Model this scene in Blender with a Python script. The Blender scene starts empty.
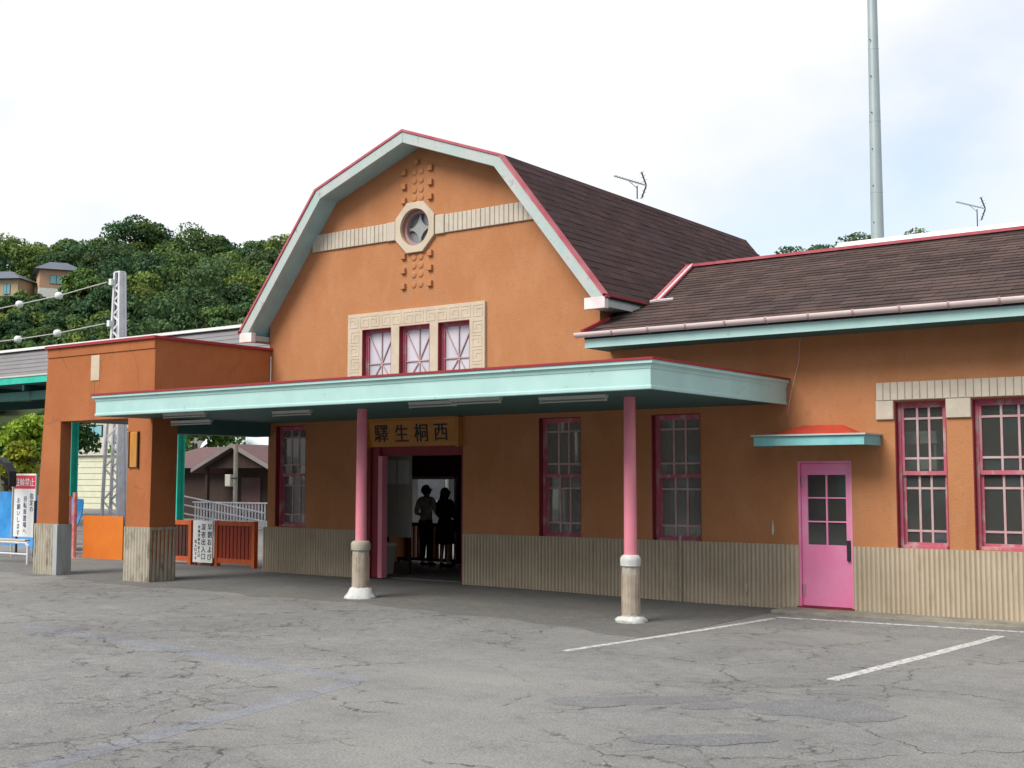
import bpy, bmesh, math, random
import numpy as np
from mathutils import Vector, Matrix
from mathutils.geometry import tessellate_polygon
random.seed(7); rng = np.random.default_rng(7)
scene = bpy.context.scene
COL = scene.collection

# ------------------------------------------------------------------ camera
CAM_YAW, CAM_PITCH, CAM_F, CAM_H = -0.63402, 0.0767, 1233.93, 1.85
cam = bpy.data.cameras.new("camera"); cam_ob = bpy.data.objects.new("camera", cam); COL.objects.link(cam_ob)
cam_ob.location = (0, 0, CAM_H)
cam_ob.rotation_euler = (math.pi / 2 + CAM_PITCH, 0, -CAM_YAW)
cam.sensor_width = 36.0; cam.lens = 36.0 * CAM_F / 1024.0
cam.clip_start = 0.1; cam.clip_end = 4000
scene.camera = cam_ob

# ------------------------------------------------------------------ sky, sun, exposure
SUN_DIR = Vector((-0.20, -0.66, 0.72)).normalized()      # towards the sun
SUN_EL = math.asin(SUN_DIR.z); SUN_AZ = math.atan2(SUN_DIR.x, SUN_DIR.y)
world = bpy.data.worlds.new("World"); scene.world = world; world.use_nodes = True
nt = world.node_tree; nt.nodes.clear()
def wn(t, **kw):
    n = nt.nodes.new(t)
    for k, v in kw.items(): setattr(n, k, v)
    return n
out = wn('ShaderNodeOutputWorld'); bg = wn('ShaderNodeBackground'); bg.inputs['Strength'].default_value = 0.1
sky = wn('ShaderNodeTexSky', sky_type='NISHITA', sun_disc=False, sun_elevation=SUN_EL, sun_rotation=SUN_AZ)
tc = wn('ShaderNodeTexCoord')
mp = wn('ShaderNodeMapping'); mp.inputs['Location'].default_value = (8.5515, 8.3464, 1.9988); mp.inputs['Scale'].default_value = (1, 1, 1.6)
nz = wn('ShaderNodeTexNoise'); nz.inputs['Scale'].default_value = 2.1; nz.inputs['Detail'].default_value = 6; nz.inputs['Roughness'].default_value = 0.5
rp = wn('ShaderNodeValToRGB'); rp.color_ramp.elements[0].position = 0.34; rp.color_ramp.elements[0].color = (0.52, 0.52, 0.52, 1)
rp.color_ramp.elements[1].position = 0.50; rp.color_ramp.elements[1].color = (1, 1, 1, 1)
mx = wn('ShaderNodeMix', data_type='RGBA'); mx.inputs[7].default_value = (10.0, 10.15, 10.4, 1)
sc_ = wn('ShaderNodeMix', data_type='RGBA', blend_type='MULTIPLY'); sc_.inputs[0].default_value = 1.0; sc_.inputs[7].default_value = (1.75, 1.95, 2.15, 1)
L = nt.links.new
L(tc.outputs['Generated'], mp.inputs['Vector']); L(mp.outputs['Vector'], nz.inputs['Vector']); L(nz.outputs['Fac'], rp.inputs['Fac'])
L(sky.outputs['Color'], sc_.inputs[6]); L(rp.outputs['Color'], mx.inputs[0]); L(sc_.outputs[2], mx.inputs[6]); L(mx.outputs[2], bg.inputs['Color']); L(bg.outputs['Background'], out.inputs['Surface'])
sun = bpy.data.lights.new("sun", 'SUN'); sun.energy = 4.3; sun.angle = math.radians(33); sun.color = (1, 0.95, 0.87)
sun_ob = bpy.data.objects.new("sun", sun); COL.objects.link(sun_ob); sun_ob.location = (-20, -20, 40)
sun_ob.rotation_euler = SUN_DIR.to_track_quat('Z', 'Y').to_euler()
scene.view_settings.view_transform = 'Standard'; scene.view_settings.look = 'None'; scene.view_settings.gamma = 1
scene.view_settings.exposure = 0.0
scene.render.engine = 'CYCLES'; scene.cycles.max_bounces = 8; scene.cycles.transparent_max_bounces = 24

# ------------------------------------------------------------------ materials
M = {}
def mat(name, c1, c2=None, scale=3.0, detail=6, rough=0.8, bump=0.0, bscale=40.0, stretch=(1, 1, 1), lo=0.35, hi=0.65,
        c3=None, s3=14.0, lo3=0.55, hi3=0.7, st3=(1, 1, 1), island=0.0, metal=0.0, spec=0.3, emit=None, attr=None, trans=0.0, cracks=None):
    m = bpy.data.materials.new(name); m.use_nodes = True; t = m.node_tree; b = t.nodes['Principled BSDF']
    def n(ty, **kw):
        x = t.nodes.new(ty)
        for k, v in kw.items(): setattr(x, k, v)
        return x
    lk = t.links.new
    geo = n('ShaderNodeNewGeometry')
    col = None
    def noise(sc, st, lo, hi, det=detail):
        mpn = n('ShaderNodeMapping'); mpn.inputs['Scale'].default_value = st
        lk(geo.outputs['Position'], mpn.inputs['Vector'])
        no = n('ShaderNodeTexNoise'); no.inputs['Scale'].default_value = sc; no.inputs['Detail'].default_value = det; no.inputs['Roughness'].default_value = 0.6
        lk(mpn.outputs['Vector'], no.inputs['Vector'])
        mr = n('ShaderNodeMapRange'); mr.inputs['From Min'].default_value = lo; mr.inputs['From Max'].default_value = hi
        lk(no.outputs['Fac'], mr.inputs['Value'])
        return mr.outputs['Result']
    c2 = c2 or tuple(x * 0.85 for x in c1)
    mixn = n('ShaderNodeMix', data_type='RGBA'); mixn.inputs[6].default_value = (*c1, 1); mixn.inputs[7].default_value = (*c2, 1)
    lk(noise(scale, stretch, lo, hi), mixn.inputs[0]); col = mixn.outputs[2]
    if c3:
        m3 = n('ShaderNodeMix', data_type='RGBA'); m3.inputs[7].default_value = (*c3, 1); lk(col, m3.inputs[6]); lk(noise(s3, st3, lo3, hi3), m3.inputs[0]); col = m3.outputs[2]
    if cracks:       # hairline cracks and small trowel marks
        wob = n('ShaderNodeTexNoise'); wob.inputs['Scale'].default_value = 2.2; wob.inputs['Detail'].default_value = 6; lk(geo.outputs['Position'], wob.inputs['Vector'])
        va = n('ShaderNodeVectorMath', operation='SCALE'); va.inputs['Scale'].default_value = 0.5; lk(wob.outputs['Color'], va.inputs[0]); vb = n('ShaderNodeVectorMath', operation='ADD'); lk(geo.outputs['Position'], vb.inputs[0]); lk(va.outputs[0], vb.inputs[1])
        vo = n('ShaderNodeTexVoronoi', feature='DISTANCE_TO_EDGE'); vo.inputs['Scale'].default_value = 0.62; lk(vb.outputs[0], vo.inputs['Vector'])
        cr = n('ShaderNodeMapRange'); cr.inputs['From Min'].default_value = 0.010; cr.inputs['From Max'].default_value = 0.003; lk(vo.outputs['Distance'], cr.inputs['Value'])
        cm = n('ShaderNodeMath', operation='MULTIPLY'); lk(cr.outputs['Result'], cm.inputs[0]); lk(noise(1.1, (1, 1, 1), 0.45, 0.6), cm.inputs[1])
        c5 = n('ShaderNodeMix', data_type='RGBA'); c5.inputs[7].default_value = (*cracks, 1); lk(col, c5.inputs[6]); lk(cm.outputs[0], c5.inputs[0]); col = c5.outputs[2]
        sp = n('ShaderNodeMix', data_type='RGBA'); sp.inputs[7].default_value = (*[x * .8 for x in c1], 1); lk(col, sp.inputs[6]); lk(noise(14, (1, 1, .6), 0.56, 0.74), sp.inputs[0]); col = sp.outputs[2]
    if island:
        mr = n('ShaderNodeMapRange'); mr.inputs['To Min'].default_value = 1 - island; mr.inputs['To Max'].default_value = 1 + island
        lk(geo.outputs['Random Per Island'], mr.inputs['Value'])
        hs = n('ShaderNodeHueSaturation'); lk(mr.outputs['Result'], hs.inputs['Value']); lk(col, hs.inputs['Color']); col = hs.outputs['Color']
    if attr:
        at = n('ShaderNodeAttribute', attribute_name=attr); mm = n('ShaderNodeMix', data_type='RGBA', blend_type='MULTIPLY'); mm.inputs[0].default_value = 1
        lk(col, mm.inputs[6]); lk(at.outputs['Color'], mm.inputs[7]); col = mm.outputs[2]
    lk(col, b.inputs['Base Color'])
    b.inputs['Roughness'].default_value = rough; b.inputs['Metallic'].default_value = metal; b.inputs['Specular IOR Level'].default_value = spec
    if bump:
        no = n('ShaderNodeTexNoise'); no.inputs['Scale'].default_value = bscale; no.inputs['Detail'].default_value = 5; lk(geo.outputs['Position'], no.inputs['Vector'])
        bp = n('ShaderNodeBump'); bp.inputs['Strength'].default_value = bump; bp.inputs['Distance'].default_value = 0.02; lk(no.outputs['Fac'], bp.inputs['Height']); lk(bp.outputs['Normal'], b.inputs['Normal'])
    if emit:
        b.inputs['Emission Color'].default_value = (*emit[0], 1); b.inputs['Emission Strength'].default_value = emit[1]
    if trans:
        tr = n('ShaderNodeBsdfTranslucent'); lk(col, tr.inputs['Color']); ms = n('ShaderNodeMixShader'); ms.inputs[0].default_value = trans
        lk(b.outputs[0], ms.inputs[1]); lk(tr.outputs[0], ms.inputs[2]); lk(ms.outputs[0], t.nodes['Material Output'].inputs['Surface'])
    M[name] = m
    return m
def glass(name, tint, refl=1.0, rough=0.02, dust=0.06):
    m = bpy.data.materials.new(name); m.use_nodes = True; t = m.node_tree; t.nodes.remove(t.nodes['Principled BSDF'])
    tr = t.nodes.new('ShaderNodeBsdfTransparent'); tr.inputs['Color'].default_value = (*tint, 1)
    gl = t.nodes.new('ShaderNodeBsdfGlossy'); gl.inputs['Roughness'].default_value = rough; gl.inputs['Color'].default_value = (refl, refl, refl, 1)
    fr = t.nodes.new('ShaderNodeFresnel'); fr.inputs['IOR'].default_value = 1.5
    df = t.nodes.new('ShaderNodeBsdfDiffuse'); df.inputs['Color'].default_value = (.62, .64, .60, 1); m0 = t.nodes.new('ShaderNodeMixShader'); m0.inputs[0].default_value = dust; t.links.new(tr.outputs[0], m0.inputs[1]); t.links.new(df.outputs[0], m0.inputs[2])
    ms = t.nodes.new('ShaderNodeMixShader'); t.links.new(fr.outputs[0], ms.inputs[0]); t.links.new(m0.outputs[0], ms.inputs[1]); t.links.new(gl.outputs[0], ms.inputs[2])
    t.links.new(ms.outputs[0], t.nodes['Material Output'].inputs['Surface']); M[name] = m
glass('window_glass', (0.78, 0.82, 0.80)); glass('dusty_glass', (0.62, 0.62, 0.59), dust=0.22)
mat('stucco', (0.435, 0.197, 0.092), (0.39, 0.166, 0.074), scale=0.9, rough=0.92, bump=0.35, bscale=55, c3=(0.46, 0.228, 0.115), s3=2.3, lo3=0.5, hi3=0.85, st3=(1, 1, 0.45), spec=0.15, cracks=(0.36, 0.19, 0.10))
mat('stucco_portal', (0.39, 0.142, 0.058), (0.34, 0.115, 0.045), scale=1.2, rough=0.92, bump=0.35, bscale=55, c3=(0.29, 0.115, 0.05), s3=2.6, lo3=0.58, hi3=0.8, st3=(1.5, 1.5, 0.3), spec=0.15, cracks=(0.24, 0.10, 0.05))
mat('dado_tile', (0.47, 0.40, 0.305), (0.41, 0.34, 0.25), scale=1.6, rough=0.85, bump=0.3, bscale=70, c3=(0.32, 0.25, 0.165), s3=3.2, lo3=0.56, hi3=0.85, st3=(2.5, 2.5, 0.6), spec=0.2)
mat('painted_corner', (0.36, 0.40, 0.42), (0.28, 0.29, 0.28), scale=4, rough=0.8, stretch=(2, 2, .5))
mat('plinth_tile', (0.42, 0.38, 0.31), (0.33, 0.30, 0.24), scale=2.4, rough=0.85, bump=0.3, bscale=70, c3=(0.15, 0.12, 0.085), s3=4, lo3=0.52, hi3=0.7, st3=(2.5, 2.5, 0.7))
mat('stone_brick', (0.51, 0.455, 0.38), (0.45, 0.395, 0.325), scale=5, rough=0.85, bump=0.25, bscale=60, island=0.06)
mat('stone', (0.53, 0.45, 0.35), (0.47, 0.39, 0.30), scale=4, rough=0.85, bump=0.2, bscale=60)
mat('mortar', (0.27, 0.23, 0.185), scale=8, rough=0.95)
mat('mint_paint', (0.40, 0.61, 0.585), (0.35, 0.545, 0.53), scale=2, rough=0.6, c3=(0.27, 0.33, 0.30), s3=5, lo3=0.64, hi3=0.78, st3=(1.2, 1.2, 1.2), bump=0.05, bscale=25)
mat('mint_worn', (0.34, 0.45, 0.43), (0.45, 0.455, 0.45), scale=2.6, rough=0.7, c3=(0.27, 0.31, 0.31), s3=7, lo3=0.6, hi3=0.72, bump=0.15, bscale=25)
mat('aqua_paint', (0.22, 0.52, 0.54), (0.18, 0.45, 0.47), scale=4, rough=0.55)
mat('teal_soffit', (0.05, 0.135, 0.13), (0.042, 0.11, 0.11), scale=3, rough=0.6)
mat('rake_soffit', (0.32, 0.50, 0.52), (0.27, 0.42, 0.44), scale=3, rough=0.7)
mat('green_steel', (0.03, 0.47, 0.36), (0.022, 0.38, 0.29), scale=3, rough=0.5)
mat('dark_green_steel', (0.006, 0.05, 0.043), scale=3, rough=0.6)
mat('red_metal', (0.32, 0.025, 0.035), (0.25, 0.03, 0.035), scale=3, rough=0.5)
mat('awning_red', (0.48, 0.05, 0.028), (0.38, 0.045, 0.03), scale=6, rough=0.5)
mat('rose_metal', (0.36, 0.055, 0.08), (0.42, 0.12, 0.14), scale=3, rough=0.55)
mat('pink_paint', (0.70, 0.235, 0.305), (0.63, 0.21, 0.275), scale=2.5, rough=0.5, c3=(0.70, 0.34, 0.39), s3=6, lo3=0.6, hi3=0.8, st3=(1, 1, 0.4))
mat('door_pink', (0.80, 0.22, 0.42), (0.80, 0.33, 0.53), scale=1.6, rough=0.38, spec=0.4)
mat('window_pink', (0.45, 0.105, 0.155), (0.40, 0.11, 0.15), scale=4, rough=0.55, c3=(0.42, 0.31, 0.30), s3=7, lo3=0.5, hi3=0.68, st3=(1, 1, .5))
mat('muntin_pink', (0.44, 0.25, 0.27), (0.46, 0.37, 0.36), scale=5, rough=0.6)
mat('dark_red', (0.21, 0.018, 0.03), (0.17, 0.015, 0.025), scale=4, rough=0.55)
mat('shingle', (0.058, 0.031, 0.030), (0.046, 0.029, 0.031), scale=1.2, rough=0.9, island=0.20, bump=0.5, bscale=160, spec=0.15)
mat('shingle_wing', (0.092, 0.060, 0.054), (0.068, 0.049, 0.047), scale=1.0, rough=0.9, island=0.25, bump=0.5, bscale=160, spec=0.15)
mat('roof_felt', (0.035, 0.022, 0.022), scale=4, rough=0.95)
mat('gutter_pink', (0.60, 0.50, 0.49), (0.54, 0.43, 0.43), scale=3, rough=0.5)
mat('gutter_joint', (0.42, 0.27, 0.28), scale=3, rough=0.5)
mat('white_flashing', (0.72, 0.70, 0.70), (0.62, 0.52, 0.53), scale=3, rough=0.5)
mat('concrete', (0.40, 0.37, 0.31), (0.30, 0.27, 0.225), scale=5, rough=0.9, bump=0.3, bscale=60, c3=(0.22, 0.16, 0.13), s3=6, lo3=0.58, hi3=0.72, st3=(2, 2, 0.5))
mat('groove_stain', (0.42, 0.35, 0.27), (0.32, 0.24, 0.19), scale=5, rough=0.9)
mat('kerb_concrete', (0.27, 0.255, 0.22), (0.19, 0.18, 0.15), scale=4, rough=0.95, bump=0.3, bscale=50, c3=(0.12, 0.12, 0.085), s3=5, lo3=0.55, hi3=0.75)
mat('white_paint', (0.74, 0.74, 0.72), (0.62, 0.62, 0.60), scale=6, rough=0.6)
mat('plaster_white', (0.58, 0.60, 0.59), (0.46, 0.47, 0.46), scale=12, rough=0.9, bump=0.4, bscale=60)
mat('white_steel', (0.62, 0.63, 0.66), (0.50, 0.50, 0.53), scale=3, rough=0.5, c3=(0.36, 0.32, 0.28), s3=5, lo3=0.62, hi3=0.75)
mat('grey_steel', (0.36, 0.42, 0.43), (0.32, 0.38, 0.39), scale=2, rough=0.45, metal=0.3, st3=(1, 1, .2))
mat('dark_metal', (0.03, 0.03, 0.035), scale=4, rough=0.5)
mat('black', (0.012, 0.012, 0.014), scale=4, rough=0.5)
mat('grey_roof', (0.19, 0.18, 0.19), (0.15, 0.145, 0.15), scale=2, rough=0.7, stretch=(.3, 1, 1))
mat('wire', (0.45, 0.45, 0.42), scale=4, rough=0.5)
mat('insulator', (0.66, 0.72, 0.70), scale=9, rough=0.25, spec=0.5)
mat('orange_board', (0.60, 0.165, 0.015), (0.52, 0.125, 0.012), scale=1.5, rough=0.55)
mat('fence_orange', (0.54, 0.115, 0.028), (0.42, 0.08, 0.022), scale=6, rough=0.6, stretch=(4, 4, .6))
mat('fence_red', (0.33, 0.05, 0.022), (0.25, 0.036, 0.018), scale=6, rough=0.65, stretch=(4, 4, .6))
mat('fence_dark', (0.085, 0.030, 0.022), (0.06, 0.022, 0.018), scale=6, rough=0.7, stretch=(4, 4, .6))
mat('sign_gold', (0.46, 0.195, 0.04), (0.38, 0.155, 0.033), scale=3, rough=0.5, stretch=(.6, 1, 4))
mat('plaque_wood', (0.50, 0.23, 0.04), (0.40, 0.17, 0.03), scale=6, rough=0.45, stretch=(4, 4, .5))
mat('ink', (0.015, 0.02, 0.03), scale=3, rough=0.6)
mat('ink_green', (0.03, 0.055, 0.05), scale=3, rough=0.6)
mat('ink_blue', (0.03, 0.04, 0.13), scale=3, rough=0.6)
mat('sign_white', (0.72, 0.74, 0.74), (0.66, 0.68, 0.69), scale=3, rough=0.45)
mat('sign_red', (0.60, 0.03, 0.06), scale=3, rough=0.45)
mat('tarp_blue', (0.02, 0.17, 0.46), (0.03, 0.24, 0.55), scale=3, rough=0.5, bump=0.8, bscale=5)
mat('pipe_red', (0.50, 0.07, 0.065), (0.58, 0.30, 0.27), scale=4, rough=0.5)
mat('hut_wall', (0.13, 0.15, 0.13), (0.10, 0.12, 0.105), scale=2, rough=0.8)
mat('cream_siding', (0.56, 0.56, 0.42), (0.50, 0.50, 0.38), scale=2, rough=0.7)
mat('pale_wall', (0.50, 0.49, 0.42), (0.44, 0.43, 0.37), scale=2, rough=0.85)
mat('brick_brown', (0.16, 0.10, 0.075), (0.12, 0.075, 0.06), scale=2, rough=0.9)
mat('peach_wall', (0.50, 0.31, 0.20), (0.45, 0.28, 0.19), scale=2, rough=0.85)
mat('tan_wall', (0.46, 0.36, 0.24), scale=2, rough=0.85)
mat('blue_tile', (0.085, 0.105, 0.14), (0.11, 0.13, 0.16), scale=2, rough=0.5)
mat('pale_sheet', (0.60, 0.66, 0.72), scale=2, rough=0.5)
mat('brown_roof', (0.125, 0.062, 0.062), (0.10, 0.05, 0.052), scale=3, rough=0.6)
mat('house_trim', (0.22, 0.20, 0.19), scale=3, rough=0.8)
mat('dark_wood', (0.035, 0.022, 0.018), (0.05, 0.03, 0.022), scale=5, rough=0.8)
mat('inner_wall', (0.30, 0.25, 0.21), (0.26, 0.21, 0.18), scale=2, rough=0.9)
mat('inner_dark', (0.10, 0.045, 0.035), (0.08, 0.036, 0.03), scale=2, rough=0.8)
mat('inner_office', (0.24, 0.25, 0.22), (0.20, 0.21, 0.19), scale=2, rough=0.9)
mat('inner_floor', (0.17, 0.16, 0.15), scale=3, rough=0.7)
mat('curtain', (0.36, 0.31, 0.32), (0.30, 0.26, 0.27), scale=3, rough=0.95)
mat('blind_white', (0.72, 0.70, 0.78), (0.60, 0.60, 0.68), scale=1.5, rough=0.6, spec=0.5)
mat('rose_grey', (0.34, 0.22, 0.24), (0.30, 0.24, 0.25), scale=4, rough=0.6)
mat('grey_pane', (0.20, 0.21, 0.23), (0.15, 0.16, 0.17), scale=5, rough=0.15, spec=0.6)
mat('frosted_pane', (0.56, 0.53, 0.60), (0.44, 0.45, 0.51), scale=1.4, rough=0.12, spec=0.6)
mat('paper_white', (0.72, 0.78, 0.78), scale=3, rough=0.8)
mat('lavender_cloth', (0.42, 0.42, 0.72), scale=3, rough=0.9)
mat('star_grey', (0.30, 0.31, 0.32), (0.24, 0.25, 0.26), scale=3, rough=0.7)
mat('board_grey', (0.46, 0.46, 0.44), (0.40, 0.40, 0.385), scale=3, rough=0.7)
mat('lamp_white', (0.42, 0.44, 0.42), scale=3, rough=0.4)
mat('skin', (0.55, 0.33, 0.24), scale=8, rough=0.55)
mat('hair', (0.010, 0.008, 0.008), scale=30, rough=0.5, stretch=(6, 6, .5))
mat('shirt_grey', (0.70, 0.69, 0.72), (0.62, 0.61, 0.64), scale=6, rough=0.9)
mat('cloth_black', (0.012, 0.012, 0.014), (0.018, 0.018, 0.02), scale=6, rough=0.95)
mat('bark', (0.09, 0.065, 0.045), (0.06, 0.045, 0.03), scale=6, rough=0.95)
mat('leaf_hill', (0.088, 0.142, 0.054), (0.058, 0.105, 0.045), scale=0.5, rough=0.7, island=0.30, attr='tone', trans=0.22, spec=0.2)
mat('leaf_lime', (0.26, 0.36, 0.035), (0.18, 0.29, 0.03), scale=1.5, rough=0.65, island=0.3, attr='tone', trans=0.3, spec=0.2)
mat('leaf_near', (0.08, 0.16, 0.03), (0.05, 0.11, 0.02), scale=1.5, rough=0.65, island=0.3, attr='tone', trans=0.3, spec=0.2)
mat('hill_soil', (0.05, 0.065, 0.025), (0.035, 0.05, 0.02), scale=0.3, rough=0.95)
mat('line_white', (0.56, 0.56, 0.54), (0.44, 0.44, 0.425), scale=9, rough=0.8, c3=(0.24, 0.24, 0.235), s3=16, lo3=0.48, hi3=0.62)
mat('pane_sky', (0.12, 0.35, 0.42), (0.20, 0.42, 0.45), scale=0.4, rough=0.2, spec=0.6)

def asphalt(name, base, dark, cracks=True, bluish=0.0):
    m = bpy.data.materials.new(name); m.use_nodes = True; t = m.node_tree; b = t.nodes['Principled BSDF']; lk = t.links.new
    def n(ty, **kw):
        x = t.nodes.new(ty)
        for k, v in kw.items(): setattr(x, k, v)
        return x
    geo = n('ShaderNodeNewGeometry')
    def noise(sc, det=6, rough=0.6, st=(1, 1, 1), vec=None):
        mpn = n('ShaderNodeMapping'); mpn.inputs['Scale'].default_value = st; lk(vec or geo.outputs['Position'], mpn.inputs['Vector'])
        no = n('ShaderNodeTexNoise'); no.inputs['Scale'].default_value = sc; no.inputs['Detail'].default_value = det; no.inputs['Roughness'].default_value = rough
        lk(mpn.outputs['Vector'], no.inputs['Vector']); return no
    def rng_(src, a, b2, c=0.0, d=1.0):
        r = n('ShaderNodeMapRange'); r.inputs['From Min'].default_value = a; r.inputs['From Max'].default_value = b2; r.inputs['To Min'].default_value = c; r.inputs['To Max'].default_value = d
        lk(src, r.inputs['Value']); return r.outputs['Result']
    def mixc(f, a, c, bt='MIX'):
        x = n('ShaderNodeMix', data_type='RGBA', blend_type=bt)
        if isinstance(f, float): x.inputs[0].default_value = f
        else: lk(f, x.inputs[0])
        for i, v in ((6, a), (7, c)):
            if isinstance(v, tuple): x.inputs[i].default_value = (*v, 1)
            else: lk(v, x.inputs[i])
        return x.outputs[2]
    def math_(op, a, c):
        x = n('ShaderNodeMath', operation=op)
        for i, v in ((0, a), (1, c)):
            if isinstance(v, (int, float)): x.inputs[i].default_value = v
            else: lk(v, x.inputs[i])
        return x.outputs[0]
    big = noise(0.35, 5).outputs['Fac']; mid = noise(1.7, 8, 0.7).outputs['Fac']; fine = noise(48, 3, 0.7).outputs['Fac']; grit = noise(120, 2).outputs['Fac']
    c = mixc(rng_(big, 0.35, 0.65), base, tuple(x * 0.78 for x in base))
    c = mixc(rng_(mid, 0.52, 0.75, 0, 0.75), c, dark)
    c = mixc(rng_(mid, 0.46, 0.28, 0, 0.55), c, tuple(min(1, x * 1.22) for x in (base[0], base[1] * 0.97, base[2] * 0.9)))
    mott = noise(7, 5, 0.7).outputs['Fac']; hs0 = n('ShaderNodeHueSaturation'); lk(c, hs0.inputs['Color']); lk(rng_(mott, 0.3, 0.7, 0.86, 1.14), hs0.inputs['Value']); c = hs0.outputs['Color']
    c = mixc(rng_(noise(0.22, 6, 0.62, (1, 1.8, 1)).outputs['Fac'], 0.50, 0.68, 0, 0.8), c, tuple(x * k for x, k in zip(base, (1.17, 1.15, 1.09))))
    hs = n('ShaderNodeHueSaturation'); lk(c, hs.inputs['Color']); lk(rng_(fine, 0.25, 0.75, 0.55, 1.45), hs.inputs['Value']); c = hs.outputs['Color']
    hs2 = n('ShaderNodeHueSaturation'); lk(c, hs2.inputs['Color']); lk(rng_(grit, 0.3, 0.7, 0.75, 1.25), hs2.inputs['Value']); c = hs2.outputs['Color']
    h = fine
    if cracks:
        wob = noise(1.1, 6, 0.65); va = n('ShaderNodeVectorMath', operation='SCALE'); va.inputs['Scale'].default_value = 1.0; lk(wob.outputs['Color'], va.inputs[0])
        vb = n('ShaderNodeVectorMath', operation='ADD'); lk(geo.outputs['Position'], vb.inputs[0]); lk(va.outputs[0], vb.inputs[1])
        tot = None
        for sc, wid, lo, hi, ms in ((0.5, 0.010, 0.42, 0.5, 0.3), (1.6, 0.024, 0.52, 0.58, 0.35), (4.2, 0.05, 0.56, 0.62, 0.5)):
            vo = n('ShaderNodeTexVoronoi', feature='DISTANCE_TO_EDGE'); vo.inputs['Scale'].default_value = sc; lk(vb.outputs[0], vo.inputs['Vector'])
            lines = rng_(vo.outputs['Distance'], wid, wid * 0.3)
            msk = rng_(noise(ms, 4).outputs['Fac'], lo, hi)
            k = math_('MULTIPLY', lines, msk); tot = k if tot is None else math_('MAXIMUM', tot, k)
        brk = rng_(noise(6, 4).outputs['Fac'], 0.35, 0.6); tot = math_('MULTIPLY', tot, brk)
        c = mixc(math_('MULTIPLY', tot, 0.85), c, (0.045, 0.042, 0.038))
        h = math_('SUBTRACT', fine, math_('MULTIPLY', tot, 1.2))
    lk(c, b.inputs['Base Color']); b.inputs['Roughness'].default_value = 0.9; b.inputs['Specular IOR Level'].default_value = 0.25
    bp = n('ShaderNodeBump'); bp.inputs['Strength'].default_value = 0.5; bp.inputs['Distance'].default_value = 0.012; lk(h, bp.inputs['Height']); lk(bp.outputs['Normal'], b.inputs['Normal'])
    M[name] = m
asphalt('asphalt', (0.208, 0.207, 0.204), (0.135, 0.134, 0.132))
asphalt('asphalt_patch', (0.172, 0.173, 0.182), (0.130, 0.130, 0.139), cracks=False)
asphalt('asphalt_shaded', (0.150, 0.148, 0.143), (0.115, 0.114, 0.11), cracks=False)  # darker asphalt, with soft canopy shade put into its colour
asphalt('asphalt_pale', (0.31, 0.30, 0.27), (0.25, 0.24, 0.22), cracks=False)
asphalt('blue_wear', (0.205, 0.212, 0.235), (0.16, 0.165, 0.18), cracks=True)

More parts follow.
